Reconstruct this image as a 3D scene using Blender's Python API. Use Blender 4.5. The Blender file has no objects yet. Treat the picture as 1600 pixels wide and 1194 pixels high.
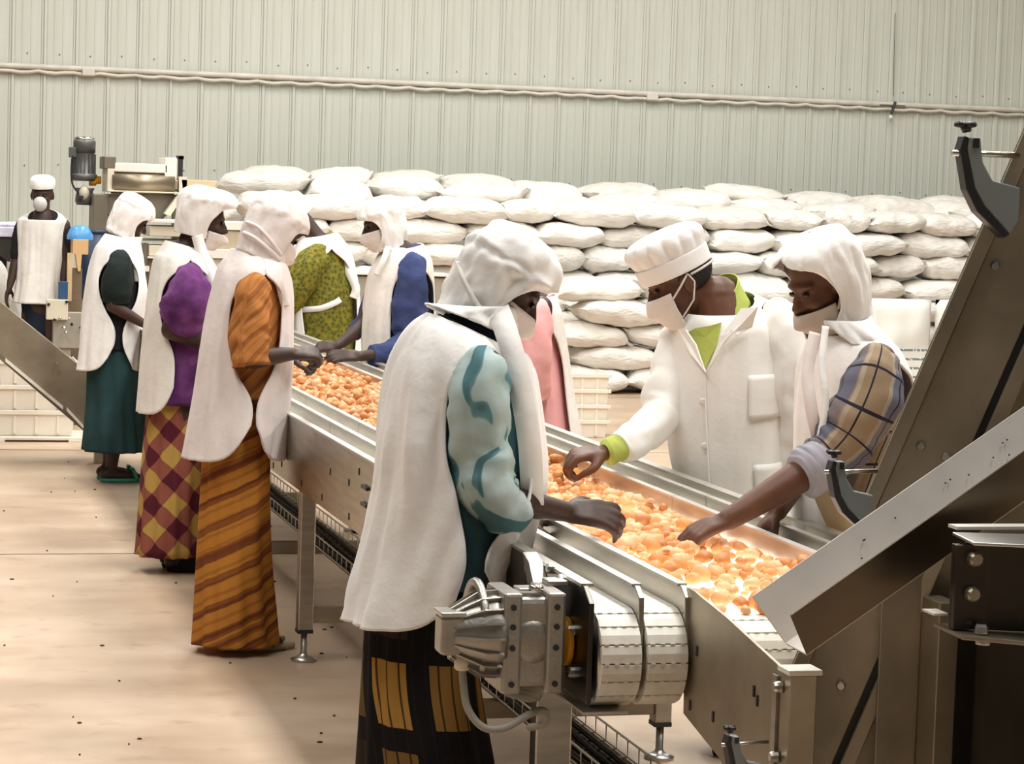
import bpy, bmesh, math, random
from mathutils import Vector, Matrix, noise
random.seed(7)
V = Vector
SC = bpy.context.scene
COL = SC.collection
# ------------------------------------------------------------------ camera
CAM_H = 1.7; FPX = 3800.0
PITCH, ROLL, YAW = map(math.radians, (4.36, 1.86, 14.8))
RIGHT = V((math.cos(YAW), -math.sin(YAW), 0)); AWAY = V((math.sin(YAW), math.cos(YAW), 0)); UP = V((0, 0, 1))
FWD = AWAY * math.cos(PITCH) - UP * math.sin(PITCH)
_up = RIGHT.cross(FWD)
CR = RIGHT * math.cos(ROLL) + _up * math.sin(ROLL)
CU = -RIGHT * math.sin(ROLL) + _up * math.cos(ROLL)
CPOS = V((0, 0, CAM_H))
cd = bpy.data.cameras.new('camera'); cam = bpy.data.objects.new('camera', cd); COL.objects.link(cam)
cd.sensor_width = 36; cd.lens = FPX * 36 / 1600; cd.clip_end = 200
mw = Matrix((CR, CU, -FWD)).transposed().to_4x4(); mw.translation = CPOS
cam.matrix_world = mw
SC.camera = cam
# ------------------------------------------------------------------ light
w = bpy.data.worlds.new('hall_light'); SC.world = w; w.use_nodes = True
w.node_tree.nodes['Background'].inputs[0].default_value = (1.0, .95, .87, 1)
w.node_tree.nodes['Background'].inputs[1].default_value = .085
def area(name, loc, size, power, col=(1, .97, .92), rot=(0, 0, 0)):
    l = bpy.data.lights.new(name, 'AREA'); l.shape = 'RECTANGLE'; l.size, l.size_y = size; l.energy = power; l.color = col
    o = bpy.data.objects.new(name, l); COL.objects.link(o); o.location = loc; o.rotation_euler = rot
    return o
# three long translucent roof strips of the hall
area('roof_strip_light', (-1.5, 11.2, 7.5), (1.2, 18.5), 820)
area('roof_strip_light', (3.6, 11.0, 7.8), (1.2, 18.5), 1500)
area('roof_strip_light', (9.0, 11.2, 7.5), (1.2, 18.5), 950)
SC.view_settings.view_transform = 'Standard'; SC.view_settings.look = 'None'
SC.view_settings.exposure = 0.02; SC.view_settings.gamma = 1.0; SC.view_settings.use_curve_mapping = False
# ------------------------------------------------------------------ pixel helpers (survey of the photograph -> points in the hall)
def ray(x, y): return FWD + CR * ((x - 800) / FPX) - CU * ((y - 597) / FPX)
def at(x, y, d): return CPOS + ray(x, y) * d
def onY(x, y, Y): r = ray(x, y); return CPOS + r * (Y / r.y)
def onX(x, y, X): r = ray(x, y); return CPOS + r * (X / r.x)
def onP(x, y, P, N): r = ray(x, y); return CPOS + r * ((P - CPOS).dot(N) / r.dot(N))
def onz(x, y, z): r = ray(x, y); return CPOS + r * ((z - CAM_H) / r.z)
# ------------------------------------------------------------------ materials
MATS = {}
def new_mat(name):
    m = bpy.data.materials.new(name); m.use_nodes = True; MATS[name] = m
    nt = m.node_tree; b = nt.nodes['Principled BSDF']
    return m, nt, b
def nd(nt, typ, **kw):
    n = nt.nodes.new(typ)
    for k, v in kw.items():
        if hasattr(n, k) and k not in n.inputs: setattr(n, k, v)
        else: n.inputs[k].default_value = v
    return n
def ramp(nt, fac, stops, interp='LINEAR'):
    r = nt.nodes.new('ShaderNodeValToRGB'); e = r.color_ramp.elements; r.color_ramp.interpolation = interp
    while len(e) < len(stops): e.new(.5)
    for i, (p, c) in enumerate(stops): e[i].position = p; e[i].color = (*c, 1)
    nt.links.new(fac, r.inputs[0]); return r
def M(name, col, rough=.6, metal=0.0, var=.12, vscale=6.0, bump=0.0, bscale=40.0, stretch=None, spec=None):
    """plain procedural material: colour with a soft noise variation and an optional fine relief"""
    m, nt, b = new_mat(name)
    tc = nd(nt, 'ShaderNodeTexCoord'); mp = nd(nt, 'ShaderNodeMapping'); nt.links.new(tc.outputs['Object'], mp.inputs[0])
    if stretch: mp.inputs['Scale'].default_value = stretch
    n = nd(nt, 'ShaderNodeTexNoise', Scale=vscale, Detail=4.0); nt.links.new(mp.outputs[0], n.inputs['Vector'])
    lo = tuple(max(0, c * (1 - var)) for c in col); hi = tuple(min(1, c * (1 + var)) for c in col)
    r = ramp(nt, n.outputs[0], [(.3, lo), (.7, hi)]); nt.links.new(r.outputs[0], b.inputs['Base Color'])
    b.inputs['Roughness'].default_value = rough; b.inputs['Metallic'].default_value = metal
    if spec is not None: b.inputs['Specular IOR Level'].default_value = spec
    if bump:
        n2 = nd(nt, 'ShaderNodeTexNoise', Scale=bscale, Detail=3.0); nt.links.new(mp.outputs[0], n2.inputs['Vector'])
        bp = nd(nt, 'ShaderNodeBump', Strength=bump, Distance=.01); nt.links.new(n2.outputs[0], bp.inputs['Height'])
        nt.links.new(bp.outputs[0], b.inputs['Normal'])
    return m
def uvmap(nt, scale=(1, 1, 1), rot=0):
    tc = nd(nt, 'ShaderNodeTexCoord'); mp = nd(nt, 'ShaderNodeMapping'); nt.links.new(tc.outputs['UV'], mp.inputs[0])
    mp.inputs['Scale'].default_value = scale; mp.inputs['Rotation'].default_value = (0, 0, rot)
    return mp.outputs[0]
def cloth_relief(nt, b, strength=.25, scale=9.0):
    tc = nd(nt, 'ShaderNodeTexCoord')
    n2 = nd(nt, 'ShaderNodeTexNoise', Scale=scale, Detail=5.0); nt.links.new(tc.outputs['Object'], n2.inputs['Vector'])
    bp = nd(nt, 'ShaderNodeBump', Strength=strength, Distance=.03); nt.links.new(n2.outputs[0], bp.inputs['Height'])
    nt.links.new(bp.outputs[0], b.inputs['Normal']); b.inputs['Roughness'].default_value = .85; b.inputs['Specular IOR Level'].default_value = .2
def mixc(nt, fac, a, c):
    m = nt.nodes.new('ShaderNodeMix'); m.data_type = 'RGBA'
    for s, v in ((0, fac), (6, a), (7, c)):
        if hasattr(v, 'links'): nt.links.new(v, m.inputs[s])
        else: m.inputs[s].default_value = v if s == 0 else (*v, 1)
    return m.outputs[2]
def math_(nt, op, a, b=None):
    m = nt.nodes.new('ShaderNodeMath'); m.operation = op
    for i, v in enumerate((a, b)):
        if v is None: continue
        if hasattr(v, 'links'): nt.links.new(v, m.inputs[i])
        else: m.inputs[i].default_value = v
    return m.outputs[0]
def sepuv(nt, vec):
    s = nt.nodes.new('ShaderNodeSeparateXYZ'); nt.links.new(vec, s.inputs[0]); return s.outputs[0], s.outputs[1]
def stripe(nt, coord, period, width, phase=0.0):
    """1 inside a stripe of the given width, 0 outside"""
    f = math_(nt, 'FRACT', math_(nt, 'ADD', math_(nt, 'DIVIDE', coord, period), phase + 50))
    return math_(nt, 'LESS_THAN', f, width / period)

steel = M('stainless_steel', (.46, .43, .38), .34, 1.0, .16, 5, .05, 60, stretch=(1, 1, 8))
steel_b = M('bright_brushed_steel', (.62, .60, .56), .38, 1.0, .12, 6, .05, 60)
steel_w = M('worn_steel_plate', (.36, .31, .235), .45, .85, .28, 4, .06, 30)
steel_d = M('polished_steel_dark_reflection', (.075, .068, .06), .28, 1.0, .2, 4)  # dark base colour holds the dark surroundings that the polished plate mirrors
alum = M('cast_aluminium', (.40, .375, .335), .42, .85, .14, 9, .12, 90)
dark = M('dark_rubber', (.016, .016, .017), .55, 0, .2)
blackp = M('black_plastic', (.02, .02, .022), .4, 0, .2)
greyp = M('grey_plastic', (.22, .25, .25), .4, 0, .1)
bolt_m = M('zinc_bolt', (.62, .6, .56), .25, 1.0, .1)
yellow = M('yellow_cap_plastic', (.85, .38, .012), .35, 0, .08)
cable_m = M('grey_cable', (.30, .28, .24), .6, 0, .12)
paint = M('cream_painted_steel', (.68, .61, .48), .45, 0, .08, 3)
paint_l = M('pale_painted_steel', (.78, .74, .66), .45, 0, .07, 3)
paint_d = M('brown_grey_steel', (.20, .17, .13), .45, .5, .2, 3)
motor_m = M('grey_motor_casting', (.12, .12, .115), .45, .4, .15, 8)
whitepl = M('white_crate_plastic', (.80, .74, .64), .45, 0, .06, 4)
cardb = M('tan_cardboard', (.62, .40, .19), .8, 0, .12, 5)
bluep = M('blue_plastic_sheet', (.08, .30, .62), .35, 0, .25, 12)
navy = M('navy_plastic', (.012, .03, .07), .5, 0, .2)
lilac = M('pale_lilac_plastic', (.62, .60, .72), .35, 0, .2, 12)
brownp = M('brown_panel', (.16, .11, .065), .6, 0, .2)
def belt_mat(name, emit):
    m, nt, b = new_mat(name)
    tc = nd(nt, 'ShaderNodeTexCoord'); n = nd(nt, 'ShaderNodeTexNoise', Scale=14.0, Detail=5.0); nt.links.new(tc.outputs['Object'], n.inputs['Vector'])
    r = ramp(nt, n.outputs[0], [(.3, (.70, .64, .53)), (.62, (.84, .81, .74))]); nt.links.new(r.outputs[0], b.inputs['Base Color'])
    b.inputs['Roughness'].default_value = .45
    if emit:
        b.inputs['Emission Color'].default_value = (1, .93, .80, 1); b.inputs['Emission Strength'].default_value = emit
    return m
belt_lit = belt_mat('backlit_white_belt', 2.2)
belt_m = belt_mat('white_modular_belt', 0)
# ------------------------------------------------------------------ mesh builder
ROOT = {}
def root_loc(o):
    while o.parent is not None: o = o.parent
    return V(ROOT.get(o.name, (0, 0, 0)))
class MB:
    def __init__(s): s.v = []; s.f = []; s.uv = {}
    def add(s, vs, fs, uvs=None):
        n = len(s.v); s.v += [V(p) for p in vs]; s.f += [tuple(i + n for i in f) for f in fs]
        if uvs:
            for i, u in enumerate(uvs): s.uv[n + i] = u
        return s
    def box(s, c, size, R=None):
        c = V(c); h = [x / 2 for x in size]; vs = []
        for z in (-1, 1):
            for x, y in ((-1, -1), (1, -1), (1, 1), (-1, 1)):
                p = V((x * h[0], y * h[1], z * h[2])); vs.append(c + (R @ p if R else p))
        return s.add(vs, [(3, 2, 1, 0), (4, 5, 6, 7), (0, 1, 5, 4), (1, 2, 6, 5), (2, 3, 7, 6), (3, 0, 4, 7)])
    def mm(s, a, b): return s.box([(a[i] + b[i]) / 2 for i in range(3)], [abs(b[i] - a[i]) for i in range(3)])
    def prism(s, poly, vec):
        n = len(poly); vec = V(vec); poly = [V(p) for p in poly]
        fs = [tuple(range(n))[::-1], tuple(range(n, 2 * n))] + [(i, (i + 1) % n, n + (i + 1) % n, n + i) for i in range(n)]
        return s.add(poly + [p + vec for p in poly], fs)
    def tube(s, pts, r, n=8, caps=True, uvs=False):
        pts = [V(p) for p in pts]; k = len(pts); rs = r if isinstance(r, (list, tuple)) else [r] * k
        ref = None; vs = []; uvl = []; L = 0
        for i, p in enumerate(pts):
            t = (pts[min(i + 1, k - 1)] - pts[max(i - 1, 0)]).normalized()
            if ref is None: ref = t.orthogonal().normalized()
            a = (ref - t * ref.dot(t))
            a = a.normalized() if a.length > 1e-6 else t.orthogonal().normalized()
            ref = a; b = t.cross(a)
            if i: L += (p - pts[i - 1]).length
            for j in range(n):
                th = 2 * math.pi * j / n
                vs.append(p + (a * math.cos(th) + b * math.sin(th)) * rs[i]); uvl.append((th * max(rs), L))
        fs = [(i * n + j, i * n + (j + 1) % n, (i + 1) * n + (j + 1) % n, (i + 1) * n + j) for i in range(k - 1) for j in range(n)]
        if caps: fs += [tuple(range(n))[::-1], tuple((k - 1) * n + j for j in range(n))]
        return s.add(vs, fs, uvl if uvs else None)
    def lathe(s, base, axis, prof, n=20):
        """prof: (radius, distance along axis)"""
        axis = V(axis).normalized(); base = V(base)
        a = axis.orthogonal().normalized(); b = axis.cross(a); vs = []
        for r, h in prof:
            for j in range(n):
                th = 2 * math.pi * j / n; vs.append(base + axis * h + (a * math.cos(th) + b * math.sin(th)) * r)
        k = len(prof)
        fs = [(i * n + j, i * n + (j + 1) % n, (i + 1) * n + (j + 1) % n, (i + 1) * n + j) for i in range(k - 1) for j in range(n)]
        fs += [tuple(range(n))[::-1], tuple((k - 1) * n + j for j in range(n))]
        return s.add(vs, fs)
    def ball(s, c, r, R=None, nu=14, nv=9):
        c = V(c); r = r if isinstance(r, (tuple, list)) else (r, r, r); vs = []
        for i in range(nv + 1):
            ph = math.pi * i / nv
            for j in range(nu):
                th = 2 * math.pi * j / nu
                p = V((r[0] * math.sin(ph) * math.cos(th), r[1] * math.sin(ph) * math.sin(th), r[2] * math.cos(ph)))
                vs.append(c + (R @ p if R else p))
        return s.add(vs, [(i * nu + j, (i + 1) * nu + j, (i + 1) * nu + (j + 1) % nu, i * nu + (j + 1) % nu) for i in range(nv) for j in range(nu)])
    def mesh(s, name, off=V((0, 0, 0)), smooth=False, weld=False):
        me = bpy.data.meshes.new(name); me.from_pydata([tuple(p - off) for p in s.v], [], s.f)
        if s.uv:
            ul = me.uv_layers.new(name='UVMap')
            for lp in me.loops: ul.data[lp.index].uv = s.uv.get(lp.vertex_index, (0, 0))
        bm = bmesh.new(); bm.from_mesh(me)
        if weld: bmesh.ops.remove_doubles(bm, verts=bm.verts, dist=1e-5)
        bmesh.ops.recalc_face_normals(bm, faces=bm.faces); bm.to_mesh(me); bm.free()
        if smooth: me.polygons.foreach_set('use_smooth', [True] * len(me.polygons))
        me.update(); return me
    def build(s, name, mat, parent=None, smooth=False, bevel=0.0, weld=False, solid=0.0, label=None):
        off = root_loc(parent) if parent else V((0, 0, 0))
        if parent is None and getattr(s, 'origin', None) is not None: off = V(s.origin)
        me = s.mesh(name, off, smooth, weld)
        for m in (mat if isinstance(mat, list) else [mat]): me.materials.append(m)
        o = bpy.data.objects.new(name, me); COL.objects.link(o)
        if parent: o.parent = parent
        elif off.length: o.location = off
        if bevel:
            md = o.modifiers.new('bevel', 'BEVEL'); md.width = bevel; md.segments = 2; md.limit_method = 'ANGLE'
        if solid:
            md = o.modifiers.new('thickness', 'SOLIDIFY'); md.thickness = solid; md.offset = 0
        if label: o['label'] = label
        return o
def thing(name, label, cat, loc, group=None):
    o = bpy.data.objects.new(name, None); COL.objects.link(o); o.location = loc; o.empty_display_size = .1
    ROOT[o.name] = tuple(loc); o['label'] = label; o['category'] = cat
    if group: o['group'] = group
    return o
def tag(o, label, cat, group=None):
    o['label'] = label; o['category'] = cat
    if group: o['group'] = group
    return o
def struct(o): o['kind'] = 'structure'; return o
def inst(name, me, parent, loc, rot=None, scale=None):
    """a part that shares mesh data, placed in hall coordinates"""
    o = bpy.data.objects.new(name, me); COL.objects.link(o)
    off = root_loc(parent) if parent else V((0, 0, 0))
    o.parent = parent; o.location = V(loc) - off
    if rot is not None: o.rotation_euler = rot
    if scale is not None: o.scale = scale
    return o
_b = MB().lathe((0, 0, 0), (0, 0, 1), [(.001, .009), (.006, .009), (.008, .006), (.0085, 0), (.0085, -.002)], 10)
BOLT = _b.mesh('bolt', smooth=False); BOLT.materials.append(bolt_m)
def bolts(parent, pts, normal, s=1.0, me=None):
    q = V((0, 0, 1)).rotation_difference(V(normal)).to_euler()
    for p in pts: inst('bolt', me or BOLT, parent, p, q, (s, s, s))
# ================================================================== SETTING
# floor
m, nt, b = new_mat('polished_concrete_floor')
tc = nd(nt, 'ShaderNodeTexCoord'); mp = nd(nt, 'ShaderNodeMapping'); nt.links.new(tc.outputs['Object'], mp.inputs[0]); mp.inputs['Scale'].default_value = (.75, 1.15, 1)
n1 = nd(nt, 'ShaderNodeTexNoise', Scale=1.3, Detail=7.0, Roughness=.6); nt.links.new(mp.outputs[0], n1.inputs['Vector'])
r1 = ramp(nt, n1.outputs[0], [(.3, (.37, .265, .18)), (.5, (.47, .345, .24)), (.72, (.58, .455, .335))])
n2 = nd(nt, 'ShaderNodeTexNoise', Scale=9.0, Detail=6.0); nt.links.new(tc.outputs['Object'], n2.inputs['Vector'])
r2 = ramp(nt, n2.outputs[0], [(.22, (.55, .45, .36)), (.42, (1, 1, 1))])
mx = nt.nodes.new('ShaderNodeMix'); mx.data_type = 'RGBA'; mx.blend_type = 'MULTIPLY'; mx.inputs[0].default_value = .5
nt.links.new(r1.outputs[0], mx.inputs[6]); nt.links.new(r2.outputs[0], mx.inputs[7]); nt.links.new(mx.outputs[2], b.inputs['Base Color'])
b.inputs['Roughness'].default_value = .42
rr = ramp(nt, n1.outputs[0], [(.3, (.3,) * 3), (.7, (.55,) * 3)]); nt.links.new(rr.outputs[0], b.inputs['Roughness'])
floor_m = m
fl = struct(MB().box((5, 11, -.06), (26, 26, .12)).build('floor', floor_m))
joint_m = M('floor_joint', (.17, .125, .09), .8)
# saw-cut joints in the slab: narrow strips let into the surface
for y in (6.83, 11.2, 15.6, 20.0): MB().box((5, y, .0008), (26, .012, .002)).build('saw_joint', joint_m, fl)
for x in (-2.6, 7.2): MB().box((x, 11, .0008), (.012, 26, .002)).build('saw_joint', joint_m, fl)
# small dark grit lying on the floor
g = MB(); rnd = random.Random(4)
for i in range(46):
    p = onz(rnd.uniform(-20, 560), rnd.uniform(720, 1180), .003); r = rnd.uniform(.002, .007)
    g.ball((p.x, p.y, .002), (r * rnd.uniform(.8, 1.8), r, .004), None, 7, 4)
go = g.build('floor_grit', M('grit', (.06, .045, .03), .9), None); go['kind'] = 'stuff'; go['label'] = 'small dark specks of grit on the concrete floor'; go['category'] = 'grit'
# back wall of ribbed sheets, each sheet a piece
WY = 23.5; PW = .297; WZ = 6.5
m, nt, b = new_mat('pale_grey_green_sheet_metal')
tc = nd(nt, 'ShaderNodeTexCoord'); mp = nd(nt, 'ShaderNodeMapping'); nt.links.new(tc.outputs['Object'], mp.inputs[0]); mp.inputs['Scale'].default_value = (6, 1, .35)
n1 = nd(nt, 'ShaderNodeTexNoise', Scale=2.4, Detail=5.0); nt.links.new(mp.outputs[0], n1.inputs['Vector'])
r1 = ramp(nt, n1.outputs[0], [(.3, (.535, .55, .475)), (.7, (.60, .62, .55))]); nt.links.new(r1.outputs[0], b.inputs['Base Color']); b.inputs['Roughness'].default_value = .5
wall_m = m
wall = struct(MB().box((5, WY + .06, WZ / 2), (26, .06, WZ)).build('wall_back', wall_m))
prof = [(-.1485, 0), (-.133, 0), (-.124, -.02), (-.100, -.02), (-.091, 0), (-.035, 0), (-.031, -.005), (-.021, -.005), (-.017, 0), (.045, 0), (.049, -.005), (.059, -.005), (.063, 0), (.1455, 0), (.1455, .012), (.1485, .012)]
mb = MB()
for i in range(len(prof) - 1):
    (x0, y0), (x1, y1) = prof[i], prof[i + 1]
    mb.add([(x0, y0, 0), (x1, y1, 0), (x1, y1, WZ), (x0, y0, WZ)], [(0, 1, 2, 3)])
PANEL = mb.mesh('wall_panel', weld=True); PANEL.materials.append(wall_m)
for i in range(52): inst('wall_panel', PANEL, wall, (-2.2 + i * PW, WY - .005, 0), None, (1, 1, 1))
# screws of the sheets, in rows
sm = MB().ball((0, 0, 0), .007, None, 6, 4).mesh('sheet_screw'); sm.materials.append(M('screw_grey', (.2, .19, .16), .5, .5))
for i in range(10, 50):
    for z in (2.9, 1.86): inst('sheet_screw', sm, wall, (-2.2 + i * PW + .02 + rnd.uniform(-.01, .01), WY - .012, z + rnd.uniform(-.015, .015)))
# conduit with a sagging cable on the wall
cond = M('cream_conduit', (.66, .62, .54), .5)
t = thing('wall_conduit', 'cream conduit pipe running along the ribbed back wall', 'pipe', (5, WY - .06, 2.76))
MB().tube([(-2.5 + i, WY - .055, 2.775) for i in range(0, 16)], .026, 8).build('pipe', cond, t, True)
pts = []
for i in range(180):
    x = -2.5 + i * .083; k = (x / PW) % 1.0
    pts.append((x, WY - .06, 2.735 - .018 * math.sin(k * math.pi) - .012 * noise.noise(V((x * .7, 3, 1)))))
MB().tube(pts, .017, 6).build('cable', cond, t, True)
for x in (1.95, 7.55): MB().box((x, WY - .065, 2.745), (.12, .07, .075)).build('coupling', cond, t, False, .01)
t = thing('wall_clip', 'small dark hook with a hanging wire on the conduit', 'hook', tuple(onY(1395, 172, WY - .1)))
c = onY(1396, 168, WY - .09)
MB().tube([c + V((.02, 0, .06)), c + V((.0, 0, .0)), c + V((-.02, 0, -.07))], .014, 6).build('hook', blackp, t)
MB().ball(c + V((-.025, 0, -.1)), .024, None, 8, 6).build('knob', paint_l, t, True)
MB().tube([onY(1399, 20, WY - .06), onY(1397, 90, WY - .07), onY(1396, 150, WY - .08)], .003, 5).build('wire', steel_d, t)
MB().tube([c + V((-.15, 0, .02)), c + V((.13, 0, .02))], .007, 5).build('pin', paint_d, t)
# ================================================================== SACKS
m, nt, b = new_mat('white_woven_sack')
tc = nd(nt, 'ShaderNodeTexCoord')
n1 = nd(nt, 'ShaderNodeTexNoise', Scale=5.0, Detail=4.0); nt.links.new(tc.outputs['Object'], n1.inputs['Vector'])
oi = nt.nodes.new('ShaderNodeObjectInfo')
r1 = ramp(nt, n1.outputs[0], [(.3, (.80, .765, .71)), (.6, (.90, .88, .84))])
r2 = ramp(nt, oi.outputs['Random'], [(0, (.90, .88, .85)), (1, (1, 1, .99))])
mx = nt.nodes.new('ShaderNodeMix'); mx.data_type = 'RGBA'; mx.blend_type = 'MULTIPLY'; mx.inputs[0].default_value = 1
nt.links.new(r1.outputs[0], mx.inputs[6]); nt.links.new(r2.outputs[0], mx.inputs[7]); nt.links.new(mx.outputs[2], b.inputs['Base Color'])
n2 = nd(nt, 'ShaderNodeTexNoise', Scale=7.0, Detail=5.0); nt.links.new(tc.outputs['Object'], n2.inputs['Vector'])
bp = nd(nt, 'ShaderNodeBump', Strength=.5, Distance=.05); nt.links.new(n2.outputs[0], bp.inputs['Height']); nt.links.new(bp.outputs[0], b.inputs['Normal'])
b.inputs['Roughness'].default_value = .7
sack_m = m
def sack_mesh(seed, nu=26, nt=22):
    """a filled sack one unit wide, deep and high: plump round middle, flat stitched ends with pointed corners"""
    rn = random.Random(seed); mb = MB(); sag = rn.uniform(-.12, .12); e0, e1 = rn.uniform(.6, 1.7), rn.uniform(.6, 1.7); tw = rn.uniform(-.25, .25); lift = (rn.uniform(-.25, .35), rn.uniform(-.25, .35))
    for i in range(nu + 1):
        u = -1 + 2 * i / nu; au = abs(u); en = e1 if u > 0 else e0
        body = max(0.0, 1 - (au / .93) ** 3.6) ** .5 if au < .93 else 0.0
        hz = max(.035, body); wy = .72 + .28 * body if au < .93 else .72 + .22 * en * (au - .93) / .07
        zc = .16 * sag * u + (lift[1] if u > 0 else lift[0]) * max(0, au - .8) / .2
        for j in range(nt):
            th = 2 * math.pi * j / nt; c, s_ = math.cos(th), math.sin(th)
            y = .5 * wy * math.copysign(abs(c) ** .75, c); z = .5 * hz * math.copysign(abs(s_) ** .72, s_)
            if s_ < 0: z *= .9
            n1_ = noise.noise(V((u * 1.8 + seed * 7, c * 1.2, s_ * 1.2))); n2_ = noise.noise(V((u * 5 + seed, c * 3, s_ * 3)))
            k = .14 * n1_ + .06 * n2_; pk = .05 * math.sin(th * 5 + seed) * max(0, au - .55) * body
            mb.v.append(V((u * .5 + .012 * n2_ + .02 * c * tw * au, y * (1 + k + pk), z * (1 + k * 1.3 + pk) + zc)))
    mb.f = [(i * nt + j, (i + 1) * nt + j, (i + 1) * nt + (j + 1) % nt, i * nt + (j + 1) % nt) for i in range(nu) for j in range(nt)] + [tuple(range(nt)), tuple(nu * nt + j for j in range(nt))]
    me = mb.mesh('sack', smooth=True); me.materials.append(sack_m); return me
SACKS = [sack_mesh(i + 1) for i in range(16)]
rs = random.Random(11)
ORD = ['bottom', 'second', 'third', 'fourth', 'fifth', 'sixth', 'seventh', 'eighth', 'ninth', 'tenth']
NTH = ['first', 'second', 'third', 'fourth', 'fifth', 'sixth', 'seventh', 'eighth', 'ninth', 'tenth', 'eleventh', 'twelfth', 'thirteenth', 'fourteenth', 'fifteenth', 'sixteenth', 'seventeenth', 'eighteenth']
def put_sack(x, y, z, wx, dy, hz, rz, label, group, tilt=0):
    o = bpy.data.objects.new('sack', rs.choice(SACKS)); COL.objects.link(o)
    o.location = (x, y, z); o.scale = (wx, dy, hz); o.rotation_euler = (rs.uniform(-.05, .05), tilt + rs.uniform(-.07, .07), rz + (math.pi if rs.random() < .5 else 0))
    return tag(o, label, 'sack', group)
RH = .208
for r in range(8):
    x = 3.12 + (.0 if r % 2 else .26) + rs.uniform(-.05, .1); k = 0
    z = RH * (r + .5)
    while x < 10.5:
        wx = rs.uniform(.46, .74); xc = x + wx / 2
        hh = RH * rs.uniform(1.02, 1.3); jut = rs.uniform(-.10, .07)
        put_sack(xc, 21.45 + jut, z + rs.uniform(-.008, .012), wx * 1.10, .56, hh, rs.uniform(-.16, .16),
                 'white sack, %s from left in the %s row from the floor of the pile' % (NTH[k], ORD[r]), 'white sacks in the long pile')
        x += wx * .985; k += 1
# the uneven crown of the pile: sacks thrown on top and further back
for layer, (yy, zz, step) in enumerate(((21.85, 8 * RH + .06, .62), (22.4, 8 * RH + .13, .70))):
    x = 3.0 + .3 * layer; k = 0
    while x < 10.6:
        wx = rs.uniform(.60, .82)
        put_sack(x + wx / 2, yy + rs.uniform(-.12, .12), zz + rs.uniform(-.05, .03) - .01 * (x - 3) * (1 if layer == 0 else 1), wx * 1.05, .58, RH * rs.uniform(.95, 1.25), rs.uniform(-.35, .35),
                 'white sack on top of the pile, %s from left in the %s' % (NTH[k], 'front crown row' if layer == 0 else 'rear crown row'), 'white sacks on the crown of the pile', rs.uniform(-.1, .1))
        x += wx * rs.uniform(.9, 1.05); k += 1
# rows under the crown, further back, that carry it
for yy in (21.98, 22.5):
    x = 3.0; k = 0
    while x < 10.6:
        wx = rs.uniform(.66, .82)
        put_sack(x + wx / 2, yy, 6.9 * RH, wx * 1.05, .56, RH * 1.2, rs.uniform(-.1, .1), 'white filled sack behind the front face of the pile, under its crown', 'white sacks inside the pile')
        x += wx; k += 1
# nearer low stack standing in front of the pile
fx0 = onz(868, 615, 0).x
for r in range(5):
    x = 5.78 + (.22 if r % 2 else 0); k = 0; n = 3
    for k in range(n):
        wx = rs.uniform(.66, .80); hh = .205 * rs.uniform(1.12, 1.3)
        put_sack(x + wx / 2, 20.62 + rs.uniform(-.05, .05), .2 * (r + .5), wx * 1.08, .6, hh, rs.uniform(-.12, .12),
                 'white bulging sack, %s in the %s row of the low front stack' % (['left', 'middle', 'right'][k], ORD[r]), 'white sacks in the low front stack', rs.uniform(-.05, .05))
        x += wx
# ================================================================== flat printed sacks at the right
m, nt, b = new_mat('printed_paper_sack')
tc = nd(nt, 'ShaderNodeTexCoord'); sp = nt.nodes.new('ShaderNodeSeparateXYZ'); nt.links.new(tc.outputs['Generated'], sp.inputs[0])
sx, sz = sp.outputs[0], sp.outputs[2]
line = stripe(nt, sz, .085, .022); inr = math_(nt, 'MULTIPLY', math_(nt, 'LESS_THAN', sz, .56), math_(nt, 'GREATER_THAN', sz, .22))
nn = nd(nt, 'ShaderNodeTexNoise', Scale=26.0, Detail=1.0); nt.links.new(tc.outputs['Generated'], nn.inputs['Vector'])
inx = math_(nt, 'MULTIPLY', math_(nt, 'GREATER_THAN', sx, .38), math_(nt, 'LESS_THAN', sx, .92))
msk = math_(nt, 'MULTIPLY', math_(nt, 'MULTIPLY', line, inr), math_(nt, 'MULTIPLY', inx, math_(nt, 'GREATER_THAN', nn.outputs[0], .42)))
nt.links.new(mixc(nt, msk, (.80, .80, .74), (.22, .25, .27)), b.inputs['Base Color']); cloth_relief(nt, b, .3, 6)
def stand_sack(x, label, wx=.62):
    mb = MB(); nu, nv = 14, 18; vs = []
    for sg in (-1, 1):
        vs = []
        for i in range(nu + 1):
            for j in range(nv + 1):
                u = -1 + 2 * i / nu; v = j / nv
                bul = (1 - abs(u) ** 4) ** .5 * (1 - abs(2 * v - 1) ** 5) ** .5 * .1 * (1 + .4 * noise.noise(V((u * 2 + x, v * 3, sg))))
                vs.append((u * wx / 2, sg * bul, v * .92))
        mb.add(vs, [(i * (nv + 1) + j, (i + 1) * (nv + 1) + j, (i + 1) * (nv + 1) + j + 1, i * (nv + 1) + j + 1) for i in range(nu) for j in range(nv)])
    me = mb.mesh('paper_sack', smooth=True, weld=True); me.materials.append(m)
    o = bpy.data.objects.new('paper_sack', me); COL.objects.link(o); o.location = (x, 19.6, .002); tag(o, label, 'sack', 'printed paper sacks standing by the pile')
stand_sack(onY(1400, 560, 19.6).x, 'upright printed paper sack behind the shoulder in plaid')
stand_sack(onY(1400, 560, 19.6).x + .66, 'upright printed paper sack half behind the inclined elevator')
# ================================================================== SORTING CONVEYOR
XA, XB, XC, XD, XE, XF = 1.48, 1.587, 1.69, 2.17, 2.27, 2.375
ZT = .88; ZB = .825; YF = 4.86; YE = 15.0
cv = thing('sorting_conveyor', 'long stainless steel sorting conveyor with a backlit white belt and side lanes', 'conveyor', (1.93, 8, 0))
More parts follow.
